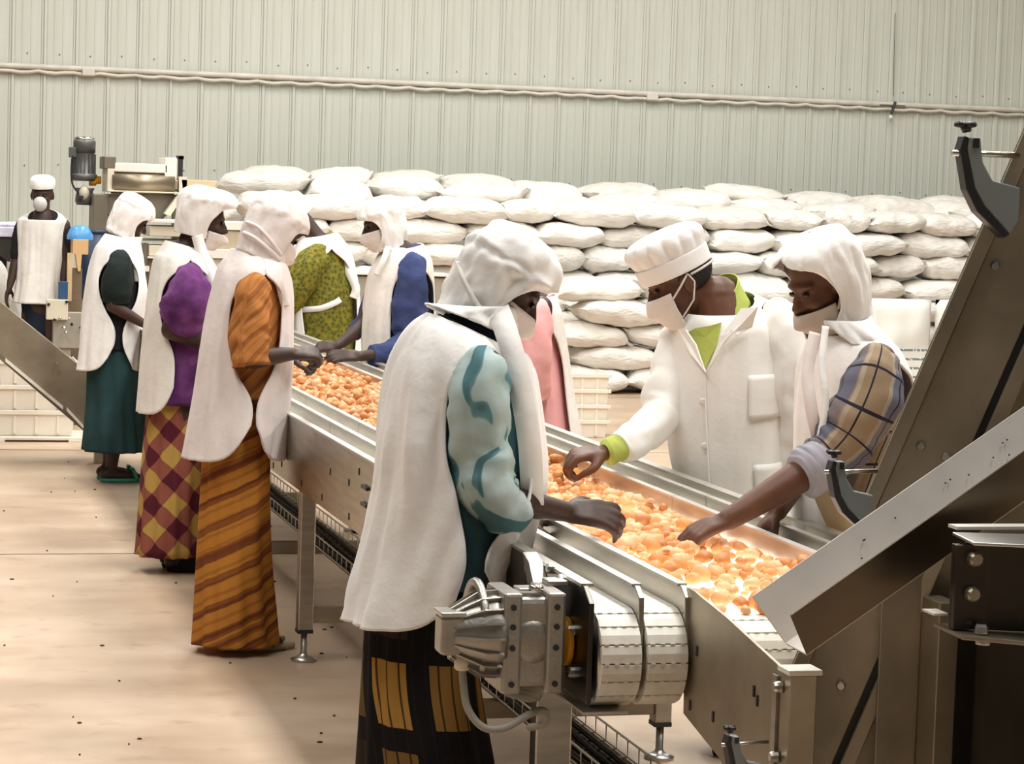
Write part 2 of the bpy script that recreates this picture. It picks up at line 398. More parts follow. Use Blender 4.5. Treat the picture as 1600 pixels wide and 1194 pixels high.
# outer side walls
sp_ = MB().mm((XA, 6.02, .63), (XA + .008, YE, ZT)).build('side_panel', steel, cv, False, .002)
MB().mm((XA - .004, 6.02, ZT - .006), (XA + .022, YE, ZT + .002)).build('panel_lip', steel_b, sp_, False, .001)
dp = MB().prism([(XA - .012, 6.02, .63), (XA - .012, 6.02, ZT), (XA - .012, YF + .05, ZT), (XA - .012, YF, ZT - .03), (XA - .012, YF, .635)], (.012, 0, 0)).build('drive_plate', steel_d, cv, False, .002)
MB().mm((XA - .014, YF + .06, ZT - .004), (XA + .014, 6.02, ZT + .003)).build('plate_lip', steel_b, dp)
MB().box((XA + .03, YF + .17, .617), (.10, .36, .006)).build('bottom_flange', steel_b, dp)
MB().mm((XF - .008, YF, .63), (XF, YE, ZT)).build('side_panel', steel, cv, False, .002)
MB().mm((XF - .03, YF, ZT - .006), (XF + .004, YE, ZT + .002)).build('panel_lip', steel_b, cv)
# lane dividers in jointed lengths
joints = [YF, 6.4, 7.62, 8.5, 9.6, 11.2, 12.4, YE]
for X, nm in ((XB, 'lane_divider'), (XC, 'belt_rail'), (XD, 'belt_rail'), (XE, 'lane_divider')):
    for i in range(len(joints) - 1):
        y0, y1 = joints[i] + .002, joints[i + 1] - .002
        if i == 0 and X < 2:
            MB().prism([(X - .006, y1, ZT - .085), (X - .006, y1, ZT), (X - .006, y0 + .04, ZT), (X - .006, y0 + .008, ZT - .02), (X - .006, y0, ZT - .15), (X - .006, y0 + .12, ZT - .16)], (.012, 0, 0)).build(nm, steel, cv, False, .002)
        else:
            MB().mm((X - .006, y0, ZT - .085), (X + .006, y1, ZT)).build(nm, steel, cv, False, .002)
        MB().mm((X - .010, y0 + (.05 if i == 0 else 0), ZT - .003), (X + .012, y1, ZT + .003)).build('rail_edge', steel_b, cv)
# slot holes and handles of the near side panel
slot = MB().box((0, 0, 0), (.004, .008, .022)).mesh('slot_hole'); slot.materials.append(blackp)
for x, y in ((516, 737), (545, 754), (471, 755), (503, 777), (545, 807), (561, 737), (440, 725), (427, 727)):
    p = onX(x, y, XA - .001); inst('slot_hole', slot, sp_, p)
for x, y in ((570, 762), (569, 789)):
    p = onX(x, y, XA - .006); MB().box(p, (.010, .085, .012)).build('latch', blackp, sp_, False, .002)
hinge_m = M('belt_hinge', (.62, .58, .50), .6)
# belts
def lane(x0, x1, y_front, zc, R, mat_top, nm, lit=None):
    bt = MB().mm((x0, y_front + R, zc - .012), (x1, YE, zc)).build(nm, mat_top, cv)
    n = 8; cy_, cz_ = y_front + R, zc - R
    for k in range(n):
        a0 = math.pi / 2 + math.pi * k / n + .012; a1 = math.pi / 2 + math.pi * (k + 1) / n - .012
        P = lambda a, r: (x0, cy_ + math.cos(a) * r, cz_ + math.sin(a) * r)
        o = MB().prism([P(a0, R), P((a0 + a1) / 2, R * 1.012), P(a1, R), P(a1, R - .012), P(a0, R - .012)], (x1 - x0, 0, 0)).build('belt_slat', belt_m, cv, False, .0015)
        # hinge knuckles along the slat edge
        if k < 6:
            kb = MB(); w = (x1 - x0); q = max(3, int(w / .022))
            c = P(a1 + .012, R + .0005)
            for i in range(q): kb.box((x0 + w * (i + .5) / q, c[1], c[2]), (w / q * .45, .004, .0035))
            kb.build('hinge_row', hinge_m, o)
    MB().tube([(x0, cy_, cz_), (x1, cy_, cz_)], R - .014, 24).build('belt_roller', steel, cv, True)
    return bt
lane(XA + .012, XB - .007, YF - .03, .83, .105, belt_m, 'lane_belt')
lane(XB + .007, XC - .007, YF - .03, .83, .105, belt_m, 'lane_belt')
lane(XD + .007, XE - .007, YF - .03, .83, .105, belt_m, 'lane_belt')
lane(XE + .007, XF - .010, YF - .03, .83, .105, belt_m, 'lane_belt')
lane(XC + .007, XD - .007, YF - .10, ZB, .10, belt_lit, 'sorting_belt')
# frame: legs on levelling feet, cross beams
for i, y in enumerate((5.32, 6.97, 8.6, 10.25, 11.9)):
    wx = .055 if i else .085
    for X in (XA + .045, XF - .03):
        lg = MB().mm((X - wx / 2, y - .028, .115), (X + wx / 2, y + .028, .66)).build('leg', steel, cv, False, .004)
        MB().box((X, y, .11), (wx + .002, .058, .014)).build('end_cap', blackp, lg, False, .002)
        MB().lathe((X, y, 0), UP, [(.045, 0), (.047, .008), (.03, .016), (.016, .022), (.012, .03), (.012, .11)], 16).build('levelling_foot', steel_b, lg, True)
    MB().mm((XA + .07, y - .02, .14), (XF - .05, y + .02, .195)).build('cross_beam', steel_w, cv, False, .003)
    MB().mm((XA + .07, y - .02, .60), (XF - .05, y + .02, .65)).build('cross_beam', steel_w, cv, False, .003)
MB().mm((XA + .01, YF + .2, .66), (XF - .01, YE, .668)).build('light_tray', steel_w, cv)
MB().mm((XC - .004, YF + .12, ZB - .03), (XD + .004, YE, ZB - .013)).build('glow_shield', steel, cv)  # unseen opaque plate, added to stop the belt glow from spilling below
# wire cable tray lying on the cross beams
tr = MB().box((1.90, 8.9, .1985), (.16, 8.0, .003)).build('cable_tray', paint_d, cv)
for x in (1.82, 1.86, 1.90, 1.94, 1.98):
    MB().tube([(x, 4.95, .206), (x, 12.9, .206)], .003, 5).build('tray_wire', steel_b, tr)
for x in (1.82, 1.98):
    MB().tube([(x, 4.95, .252), (x, 12.9, .252)], .0035, 5).build('tray_wire', steel_b, tr)
cwm = MB().tube([(-.08, 0, .055), (-.08, 0, .006), (.08, 0, .006), (.08, 0, .055)], .0028, 5).mesh('tray_cross_wire'); cwm.materials.append(steel_b)
for k in range(80): inst('tray_cross_wire', cwm, tr, (1.90, 4.95 + k * .1, .2))
for k, (x, z) in enumerate(((1.84, .212), (1.868, .214), (1.90, .212), (1.93, .215))):
    MB().tube([(x + .008 * math.sin(j * 1.3 + k), 4.95 + j * .4, z) for j in range(20)], .008, 6).build('power_cable', dark, tr, True)
# bolts on the drive plate
bolts(cv, [onX(x, y, XA - .013) for x, y in ((829, 888), (863, 888), (880, 906), (833, 878), (884, 976), (896, 985), (896, 1050), (868, 1055))], (-1, 0, 0), 1.5)
MB().prism([onX(839, 862, XA - .012), onX(850, 880, XA - .012), onX(857, 912, XA - .012), onX(847, 912, XA - .012)], (-.035, 0, 0)).build('bracket_fin', steel, cv, False, .002)
MB().box(onX(868, 909, XA - .035), (.05, .05, .012)).build('torque_plate', steel_b, cv, False, .003)
# ------------------------------------------------------------------ gear motor
gm = MB(); c0 = V((1.335, 5.0, .765))
gx0, gx1 = 1.300, 1.438; gy0, gy1 = 4.925, 5.085; gz0, gz1 = .645, .862
gm.mm((gx0 + .006, gy0 + .012, gz0 + .012), (gx1 - .006, gy1 - .012, gz1 - .012))
gear = gm.build('gear_motor', alum, cv, False, .012)
for x0 in (gx0, gx1 - .042):
    MB().mm((x0, gy0, gz0), (x0 + .042, gy1, gz1)).build('flange_rib', alum, gear, False, .007)
MB().lathe((1.369, gy0 + .018, .755), (0, -1, 0), [(.048, 0), (.046, .006), (.03, .008), (.001, .008)], 24).build('cover_disc', alum, gear, True)
hole = MB().lathe((0, 0, 0), (0, -1, 0), [(.0065, 0), (.0065, .003), (.001, .003)], 12).mesh('screw_hole'); hole.materials.append(blackp)
for x in (gx0 + .021, gx1 - .021):
    for z in (gz0 + .022, .745, .79, gz1 - .03): inst('screw_hole', hole, gear, (x, gy0 - .0005, z))
MB().box((1.37, 4.99, gz1 + .001), (.055, .05, .006)).build('nameplate', steel_b, gear, False, .002)
MB().lathe((1.38, 4.965, gz1), UP, [(.016, 0), (.016, .01), (.006, .013)], 12).build('vent_plug', bolt_m, gear, True)
MB().lathe((gx1, 5.0, .745), (1, 0, 0), [(.038, 0), (.042, .006), (.043, .010), (.050, .012), (.053, .018), (.053, .026), (.04, .030)], 28).build('shaft_cap', yellow, gear, True)
MB().lathe((gx0 + .01, 5.0, .765), (-1, 0, 0), [(.086, 0), (.088, .02), (.083, .045), (.07, .075), (.056, .10), (.05, .112)], 32).build('motor_housing', alum, gear, True)
rib = MB()
for k in range(18):
    a = 2 * math.pi * k / 18; d = V((0, math.cos(a), math.sin(a)))
    MB().prism([V((gx0, 5.0, .765)) + d * .08, V((gx0 - .1, 5.0, .765)) + d * .048, V((gx0 - .1, 5.0, .765)) + d * .056, V((gx0 - .04, 5.0, .765)) + d * .094, V((gx0, 5.0, .765)) + d * .097], d.cross(V((1, 0, 0))) * .004).build('cooling_fin', alum, gear)
ring = [(gx0 - .035, 5.03 + .098 * math.cos(a / 10), .765 + .105 * math.sin(a / 10)) for a in range(3, 40)]
MB().tube(ring, .010, 8).build('guard_ring', alum, gear, True)
tb = onX(705, 978, 1.165)
MB().box((1.197, 4.985, .768), (.05, .07, .085)).build('terminal_box', alum, gear, False, .008)
MB().box((1.197, 4.985, .814), (.056, .076, .01)).build('terminal_lid', steel_b, gear, False, .003)
MB().lathe((1.225, 4.975, .715), UP, [(.012, -.025), (.018, -.02), (.018, .01)], 10).build('cable_gland', paint, gear, True)
pa = [(1.225, 4.975, .70), (1.228, 4.97, .66), (1.235, 4.95, .61), (1.265, 4.93, .575), (1.31, 4.93, .573), (1.36, 4.95, .592), (1.40, 4.98, .598), (1.43, 5.02, .58), (1.445, 5.1, .54), (1.455, 5.25, .50)]
def smooth_path(p, n=6):
    p = [V(q) for q in p]; out = []
    for i in range(len(p) - 1):
        a = p[max(i - 1, 0)]; b_ = p[i]; c = p[i + 1]; d = p[min(i + 2, len(p) - 1)]
        for k in range(n):
            t_ = k / n; out.append(.5 * ((2 * b_) + (c - a) * t_ + (2 * a - 5 * b_ + 4 * c - d) * t_ ** 2 + (3 * b_ - a - 3 * c + d) * t_ ** 3))
    return out + [p[-1]]
MB().tube(smooth_path(pa), .0085, 8).build('motor_cable', cable_m, gear, True)
for k in range(3): MB().tube([(1.33 + .02 * k, 4.98 + .03 * k, .64), (1.41 + .02 * k, 5.1 + .03 * k, .60), (1.47, 5.25, .57)], .011, 7).build('cable_bundle', cable_m, gear, True)
# ------------------------------------------------------------------ discharge hopper at the belt end
PX = XC + .004
hp = thing('discharge_hopper', 'worn steel discharge hopper plate at the near end of the belt', 'hopper', (1.75, 4.5, 0))
yz = [(4.90, .878), (4.842, .878), (4.80, .873), (4.642, .858), (4.314, .815), (4.30, .30), (4.42, .30), (4.635, .56), (4.884, .605)]
MB().prism([(PX, y, z) for y, z in yz], (.008, 0, 0)).build('side_plate', steel_w, hp, False, .002)
MB().prism([(XD + .02, y, z) for y, z in yz], (.008, 0, 0)).build('side_plate', steel_w, hp, False, .002)
MB().prism([(PX + .008, 4.58, .56), (PX + .008, 4.40, .30), (PX + .008, 4.405, .295), (PX + .008, 4.6, .56)], (.45, 0, 0)).build('floor_plate', steel_w, hp)
for X in (PX - .002, XD + .024):
    ps = MB().mm((X, 4.265, .115), (X + .055, 4.318, .812)).build('post', steel_w, hp, False, .003)
    MB().box((X + .028, 4.29, .817), (.068, .062, .010)).build('post_cap', paint_l, ps, False, .001)
    MB().lathe((X + .028, 4.29, 0), UP, [(.04, 0), (.04, .01), (.012, .02), (.012, .12)], 14).build('levelling_foot', steel_b, ps, True)
MB().mm((PX - .008, 4.322, .30), (PX + .0, 4.345, .80)).build('edge_strip', steel, hp)
bolts(hp, [onX(1218, 1074, PX - .008), onX(1212, 1183, PX - .008)], (-1, 0, 0), 1.4)
for x, y in ((1089, 1017), (1078, 1102), (1114, 1120), (1183, 1095), (1178, 1080)):
    inst('slot_hole', slot, hp, onX(x, y, PX - .001))
# ================================================================== GUM LUMPS
def gum_mat(name, c1, c2):
    m, nt, b = new_mat(name)
    tc = nd(nt, 'ShaderNodeTexCoord'); oi = nt.nodes.new('ShaderNodeObjectInfo')
    n = nd(nt, 'ShaderNodeTexNoise', Scale=28.0, Detail=4.0); nt.links.new(tc.outputs['Object'], n.inputs['Vector'])
    r = ramp(nt, n.outputs[0], [(.3, c1), (.7, c2)])
    nt.links.new(r.outputs[0], b.inputs['Base Color']); b.inputs['Roughness'].default_value = .5
    tl = nt.nodes.new('ShaderNodeBsdfTranslucent'); nt.links.new(r.outputs[0], tl.inputs[0])
    mx = nt.nodes.new('ShaderNodeMixShader'); mx.inputs[0].default_value = .36
    nt.links.new(b.outputs[0], mx.inputs[1]); nt.links.new(tl.outputs[0], mx.inputs[2]); nt.links.new(mx.outputs[0], nt.nodes['Material Output'].inputs[0])
    return m
gums = [gum_mat('amber_gum_light', (.74, .40, .17), (.86, .55, .29)), gum_mat('amber_gum', (.66, .31, .10), (.80, .44, .18)), gum_mat('amber_gum_pale', (.80, .50, .27), (.90, .64, .41)), gum_mat('amber_gum_dark', (.52, .21, .06), (.70, .33, .11))]
def lump(seed, sub):
    bm = bmesh.new(); bmesh.ops.create_icosphere(bm, subdivisions=sub, radius=1); rn = random.Random(seed)
    sc = V((rn.uniform(.8, 1.35), rn.uniform(.8, 1.1), rn.uniform(.65, .9)))
    for v in bm.verts:
        d = 1 + .38 * noise.noise(v.co * 1.3 + V((seed * 5.3, 0, 0))) + .13 * noise.noise(v.co * 3.4 + V((0, seed * 3.1, 0)))
        v.co = V((v.co.x * sc.x, v.co.y * sc.y, v.co.z * sc.z)) * d
    return bm
LUMP = []
for i in range(12):
    bm = lump(i + 1, 2); me = bpy.data.meshes.new('gum_lump'); bm.to_mesh(me); bm.free(); me.polygons.foreach_set('use_smooth', [True] * len(me.polygons))
    me.materials.append(gums[(0, 1, 2, 1, 0, 2, 1, 3, 2, 0, 1, 2)[i]]); LUMP.append(me)
rg = random.Random(21); spots = []
def try_spot(y, r, layer=0):
    for _ in range(30):
        x = rg.uniform(XC + .010 + r, XD - .010 - r)
        if all((x - a) ** 2 + (y - b) ** 2 > ((r + c) * .80) ** 2 for a, b, c in spots[-260:]): spots.append((x, y, r)); return x
    return None
near = []
y = 4.845
while y < 7.6:
    cov = min(1.0, .33 + (y - 4.85) * .22)
    for _ in range(4):
        r = rg.choice((.008, .010, .012, .014, .016, .018, .020, .024)) * rg.uniform(.85, 1.15)
        x = try_spot(y, r) if rg.random() < cov else None
        if x is not None: near.append((x, y, ZB + r * .62, r))
    y += .0062
# second layer of lumps resting on the first
for _ in range(90):
    a = rg.choice(near)
    if a[1] > 4.95: near.append((a[0] + rg.uniform(-.008, .008), a[1] + rg.uniform(-.01, .01), a[2] + a[3] * .9, a[3] * rg.uniform(.7, 1.0)))
near = [q for q in near if XC + .01 + q[3] < q[0] < XD - .01 - q[3]]
near.sort(key=lambda q: -q[3] / q[1])
ind, rest = near[:300], near[300:]
SHADE = {0: 'light orange', 1: 'orange', 2: 'pale peach', 3: 'dark amber'}
for (x, y, z, r) in ind:
    mi = rg.randrange(12); o = bpy.data.objects.new('gum_lump', LUMP[mi]); COL.objects.link(o); o.location = (x, y, z); s = r * rg.uniform(.92, 1.08); o.scale = (s, s, s)
    o.rotation_euler = (rg.uniform(-.4, .4), rg.uniform(-.4, .4), rg.uniform(0, 6.3)); 
    side = 'against the near rail' if x < XC + .13 else 'against the far rail' if x > XD - .13 else 'in the middle of the belt'
    reach = 'just before the trough' if y < 5.1 else 'below the bare forearm' if y < 5.6 else 'near the reaching dark hand' if y < 6.2 else 'beyond the two hands'
    tag(o, '%s %s gum lump %s, %s' % ('large' if r > .019 else 'small' if r < .0125 else 'middling', SHADE[(0, 1, 2, 1, 0, 2, 1, 3, 2, 0, 1, 2)[mi]], side, reach), 'gum lump', 'gum lumps on the belt')
sv, sf, smi = [], [], []
tm = []
for i in range(6):
    bm = lump(i + 31, 1); bm.verts.ensure_lookup_table(); tm.append(([v.co.copy() for v in bm.verts], [tuple(v.index for v in f.verts) for f in bm.faces])); bm.free()
def stuff_lump(x, y, z, r, mi):
    vs, fs = rg.choice(tm); c, s_ = math.cos(rg.uniform(0, 6.3)), math.sin(rg.uniform(0, 6.3)); n = len(sv)
    a = rg.uniform(0, 6.3); c, s_ = math.cos(a), math.sin(a)
    for p in vs: sv.append((x + r * (p.x * c - p.y * s_), y + r * (p.x * s_ + p.y * c), z + r * p.z))
    for f in fs: sf.append(tuple(k + n for k in f)); smi.append(mi)
for (x, y, z, r) in rest: stuff_lump(x, y, z, r, rg.choice((0, 1, 1, 2, 2, 3)))
y = 7.6
for _ in range(6200):
    r = rg.uniform(.010, .024); yy = 7.45 + 7.3 * rg.random() ** 1.15
    stuff_lump(rg.uniform(XC + .012 + r, XD - .012 - r), yy, ZB + r * .6 + rg.random() ** 2 * .035, r, rg.choice((0, 0, 1, 1, 2, 3)))
me = bpy.data.meshes.new('gum_pieces'); me.from_pydata(sv, [], sf)
for g_ in gums: me.materials.append(g_)
me.polygons.foreach_set('material_index', smi); me.polygons.foreach_set('use_smooth', [True] * len(sf)); me.update()
o = bpy.data.objects.new('gum_pieces', me); COL.objects.link(o); o['kind'] = 'stuff'; tag(o, 'dense layer of orange gum pieces on the far stretch of the belt', 'gum')
# ================================================================== INCLINED ELEVATOR (right)
EP = V((2.02, 4.45, 0)); EN = V((.42, .907, 0)).normalized(); EH = V((EN.y, -EN.x, 0))     # its near side plane; the belt width runs along EN
def onE(x, y, back=0.0): return onP(x, y, EP + EN * back, EN)
e0 = onE(1369, 738); e1 = onE(1600, 204); ed = (e1 - e0).normalized(); ep = EN.cross(ed)
if ep.dot(EH) < 0: ep = -ep
el = thing('inclined_elevator', 'steep tan steel bucket elevator rising beside the worker in plaid', 'elevator', (e0.x, e0.y + .2, 0))
lo = e0 - ed * ((e0.z - .16) / ed.z); hi = e0 + ed * 1.5
def slab(a, b_, c0, c1, y0, y1, nm, mt, bev=.002, par=None):
    return MB().prism([a + ep * c0 + EN * y0, b_ + ep * c0 + EN * y0, b_ + ep * c1 + EN * y0, a + ep * c1 + EN * y0], EN * (y1 - y0)).build(nm, mt, par or el, False, bev)
slab(lo, hi, 0, .028, -.030, .0, 'edge_flange', steel_w)
slab(lo, hi, .028, .150, -.006, .0, 'side_wall', steel_w)
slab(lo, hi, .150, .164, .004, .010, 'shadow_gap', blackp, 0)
slab(lo, hi, .164, .192, -.026, .004, 'rear_flange', steel_w)
slab(lo, hi, .0, .192,   .20, .206, 'side_wall', steel_w)
slab(lo, hi, .04, .05, .0, .20, 'carry_belt', belt_m, 0)
slab(lo, hi, .14, .148, .0, .20, 'return_belt', belt_m, 0)
slab(lo, hi, .192, .50, .05, .056, 'return_cover', steel_w)
MB().tube([lo + ep * .09 - EN * .01 - UP * .02, lo + ep * .09 + EN * .21 - UP * .02], .06, 16).build('tail_roller', steel, el, True)
bolts(el, [onE(x, y, -.007) for x, y in ((1439, 697), (1478, 714), (1555, 416), (1314, 1071), (1318, 965))], -EN, 1.2)
for k in (0.0, .19): MB().box(lo + ep * .1 + EN * k - UP * .08, (.05, .03, .16)).build('foot', steel_w, el, False, .003)
# leg frame of the elevator
steel_k = M('shaded_frame_steel', (.055, .045, .035), .4, .8, .25, 5)  # frame steel coloured dark for the shade it stands in
fr = thing('elevator_frame', 'dark bolted steel support frame at the right edge below the trough', 'frame', (2.0, 4.4, 0))
a = onY(1462, 1000, 4.35).x; b_ = onY(1494, 1000, 4.35).x
MB().mm((onY(1375, 1000, 4.42).x, 4.42, .02), (a, 4.426, 1.06)).build('cover_plate', steel_w, fr, False, .002)
MB().mm((a, 4.34, .02), (b_, 4.43, .935)).build('post', steel_w, fr, False, .003)
c1 = onY(1575, 1000, 4.40).x
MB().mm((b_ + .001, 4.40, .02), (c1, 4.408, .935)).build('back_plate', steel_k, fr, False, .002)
pp = onY(1582, 1000, 4.3)
MB().tube([(pp.x - .006, 4.3, .02), (pp.x, 4.3, .45), (pp.x + .002, 4.3, .94)], .009, 10).build('pipe', steel_w, fr, True)
MB().ball((pp.x - .002, 4.29, onY(1580, 1098, 4.3).z), .011, None, 10, 6).build('pipe_joint', bolt_m, fr, True)
MB().mm((pp.x + .02, 4.31, .02), (pp.x + .12, 4.33, 1.0)).build('side_plate', steel_w, fr)
# bolted box beam
bx0 = onY(1490, 850, 4.0); bx1 = onY(1490, 982, 4.0)
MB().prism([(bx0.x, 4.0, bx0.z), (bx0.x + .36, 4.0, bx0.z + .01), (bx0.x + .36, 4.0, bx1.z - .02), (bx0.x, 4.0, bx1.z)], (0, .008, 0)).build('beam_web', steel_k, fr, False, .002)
MB().prism([(bx0.x - .004, 3.94, bx1.z - .002), (bx0.x + .36, 3.88, bx1.z - .03), (bx0.x + .36, 4.06, bx1.z - .02), (bx0.x - .004, 4.06, bx1.z)], (0, 0, -.008)).build('bottom_flange', steel_w, fr, False, .002)
MB().prism([(bx0.x + .015, 3.95, bx0.z + .004), (bx0.x + .36, 3.90, bx0.z - .006), (bx0.x + .36, 4.0, bx0.z + .006), (bx0.x + .015, 4.04, bx0.z + .010)], (0, 0, .006)).build('top_flange', steel_b, fr, False, .002)
MB().mm((bx0.x + .03, 4.05, bx0.z + .018), (bx0.x + .36, 4.09, bx0.z + .024)).build('top_rail', paint_l, fr)
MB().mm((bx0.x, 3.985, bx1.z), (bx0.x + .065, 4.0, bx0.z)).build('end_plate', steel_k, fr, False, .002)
MB().mm((bx0.x - .028, 4.01, bx1.z + .022), (bx0.x, 4.06, bx1.z + .026)).build('ledge', paint_l, fr)
BOLTK = BOLT.copy(); BOLTK.materials.clear(); BOLTK.materials.append(steel_w)
bolts(fr, [onY(1522, 873, 3.984), onY(1518, 928, 3.984)], (0, -1, 0), 1.7, BOLTK)
bolts(fr, [V((bx0.x + .045, 3.965, bx1.z)), V((bx0.x + .05, 3.965, bx1.z - .02))], (0, 0, 1), 1.6)
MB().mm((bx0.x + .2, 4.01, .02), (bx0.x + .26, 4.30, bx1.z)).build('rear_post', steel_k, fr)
# ------------------------------------------------------------------ guide brackets with star knobs
def bracket(px, py, Y, s, label, par=None):
    """grey angled clamp arm with a black star knob on a steel rod; px, py is its knob in the survey"""
    k = 1.0 / (FPX / onY_dep(px, py, Y)) * s
    o = onY(px, py, Y); X_ = V((1, 0, 0)); Z_ = UP
    P = lambda dx, dy: o + X_ * (dx * k) - Z_ * (dy * k)
    t = thing('guide_bracket', label, 'bracket', tuple(o), 'guide rail brackets')
    arm = [P(8, 22), P(28, 22), P(34, 60), P(52, 88), P(100, 98), P(100, 150), P(86, 172), P(40, 128), P(22, 100), P(6, 40)]
    MB().prism(arm, (0, .022, 0)).build('arm', greyp, t, False, .003)
    MB().prism([P(0, 20), P(8, 22), P(6, 40), P(22, 100), P(40, 128), P(86, 172), P(76, 178), P(28, 138), P(8, 104), P(-6, 42)], (0, .03, 0)).build('arm_edge', blackp, t, False, .002)
    MB().box(P(20, 31) + V((0, -.001, 0)), (9 * k, .006, 15 * k)).build('slot', blackp, t)
    kn = MB()
    kn.lathe(P(8, 14) + V((0, .011, 0)), Z_ + X_ * -.25, [(7 * k, 0), (9 * k, 8 * k), (6 * k, 16 * k)], 10)
    for a in range(4):
        an = a * math.pi / 2 + .5; d = V((math.cos(an), math.sin(an), .12)).normalized()
        kn.tube([P(5, 4) + V((0, .011, 0)), P(5, 4) + V((0, .011, 0)) + d * 19 * k], [6 * k, 4.5 * k], 6)
    kn.build('star_knob', blackp, t, True)
    MB().tube([P(-14, 47) + V((0, .012, 0)), P(120, 47) + V((0, .03, 0))], 5 * k, 8).build('rod', bolt_m, t, True)
def onY_dep(x, y, Y): return (onY(x, y, Y) - CPOS).dot(FWD)
bracket(1508, 192, 4.33, 1.0, 'grey clamp bracket with black star knob, uppermost on the elevator edge')
bracket(1303, 706, 4.40, .70, 'grey clamp bracket with black star knob beside the rolled plaid cuff')
bracket(1140, 1138, 4.28, .62, 'grey clamp bracket with black star knob low in front of the hopper plate')
# ------------------------------------------------------------------ trough
tr = thing('steel_trough', 'open steel trough sloping down over the end of the sorting belt', 'trough', (1.7, 4.33, .8))
ft0, ft1 = onY(1175, 932, 4.28), onY(1600, 635, 4.28); nt0, nt1 = onY(1234, 961, 4.12), onY(1600, 700, 4.12)
fb0 = onY(1227, 1005, 4.25); nb0 = onY(1259, 1022, 4.15)
td = (ft1 - ft0).normalized(); L = .95
tough_m = M('lit_scuffed_steel', (.80, .75, .70), .42, .12, .12, 5, .05, 25)  # trough steel lightened: the light on its inner faces is in the colour
def plate(a, b_, c, d, th, nm, mt): 
    nrm = (b_ - a).cross(d - a).normalized() * th
    return MB().prism([a, b_, c, d], nrm).build(nm, mt, tr, False, .001)
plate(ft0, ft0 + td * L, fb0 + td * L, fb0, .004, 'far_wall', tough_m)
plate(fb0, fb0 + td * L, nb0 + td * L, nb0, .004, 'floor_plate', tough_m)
plate(nt0, nt0 + td * L, nb0 + td * L, nb0, -.004, 'near_wall', M('shaded_trough_steel', (.10, .078, .055), .35, .9, .25, 3))  # same trough steel, its shaded outer face set in a darker colour
sp2 = MB().ball((0, 0, 0), (.002, .002, .002), None, 7, 5).mesh('weld_spot'); sp2.materials.append(blackp)
for x, y in ((1400, 790), (1360, 843), (1337, 840), (1360, 838), (1516, 724), (1490, 753), (1500, 752), (1556, 699), (1567, 672), (1575, 681), (1590, 690)):
    p = onY(x, y, 4.22); q = ft0 + td * ((p - ft0).dot(td)); inst('weld_spot', sp2, tr, q.lerp(fb0 + td * ((p - fb0).dot(td)), .3 + .3 * ((x * 7) % 5) / 5) + V((0, -.005, 0)))
# support strut from trough to elevator
sa = fb0 + td * .80; MB().mm((sa.x, sa.y - .01, sa.z - .03), (sa.x + .04, sa.y + .12, sa.z + .005)).build('support_arm', steel_w, tr)
# ================================================================== LEFT BACKGROUND
# inclined feed conveyor behind the worker in the teal skirt
IY = 14.75
t = thing('feed_conveyor', 'inclined grey-brown steel feed conveyor panel at the left edge', 'conveyor', (1.0, IY + .2, 0))
a0, a1 = onY(-260, 262, IY), onY(160, 600, IY); b0, b1 = onY(-260, 352, IY), onY(160, 688, IY)
MB().prism([a0, a1, b1, b0], (0, .008, 0)).build('side_panel', steel_w, t, False, .002)
MB().prism([a0 + V((0, .4, 0)), a1 + V((0, .4, 0)), b1 + V((0, .4, 0)), b0 + V((0, .4, 0))], (0, .008, 0)).build('side_panel', steel_w, t, False, .002)
dn = V((0, 0, -1))
def strip(x0, y0, x1, y1, th, dy, nm, mt):
    p, q = onY(x0, y0, IY), onY(x1, y1, IY)
    return MB().prism([p, q, q + dn * th, p + dn * th], (0, dy, 0)).build(nm, mt, t)
strip(-260, 330, 135, 668, .035, -.02, 'lower_rail', paint_d)
strip(8, 559, 98, 634, .022, -.03, 'belt_edge', paint_l)
strip(104, 636, 131, 665, .022, -.03, 'belt_edge', paint_l)
MB().prism([a0 + V((0, .01, -.05)), a1 + V((0, .01, -.05)), a1 + V((0, .01, -.06)), a0 + V((0, .01, -.06))], (0, .39, 0)).build('carry_belt', belt_m, t)
bolts(t, [onY(88, 569, IY - .003), onY(93, 579, IY - .003)], (0, -1, 0), 1.3)
for x in (-.35, .5): MB().mm((x, IY + .1, 0), (x + .06, IY + .16, .9)).build('leg', steel_w, t, False, .004)
MB().mm((a1.x - .03, IY + .1, 0), (a1.x + .03, IY + .16, .42)).build('leg', steel_w, t, False, .004)
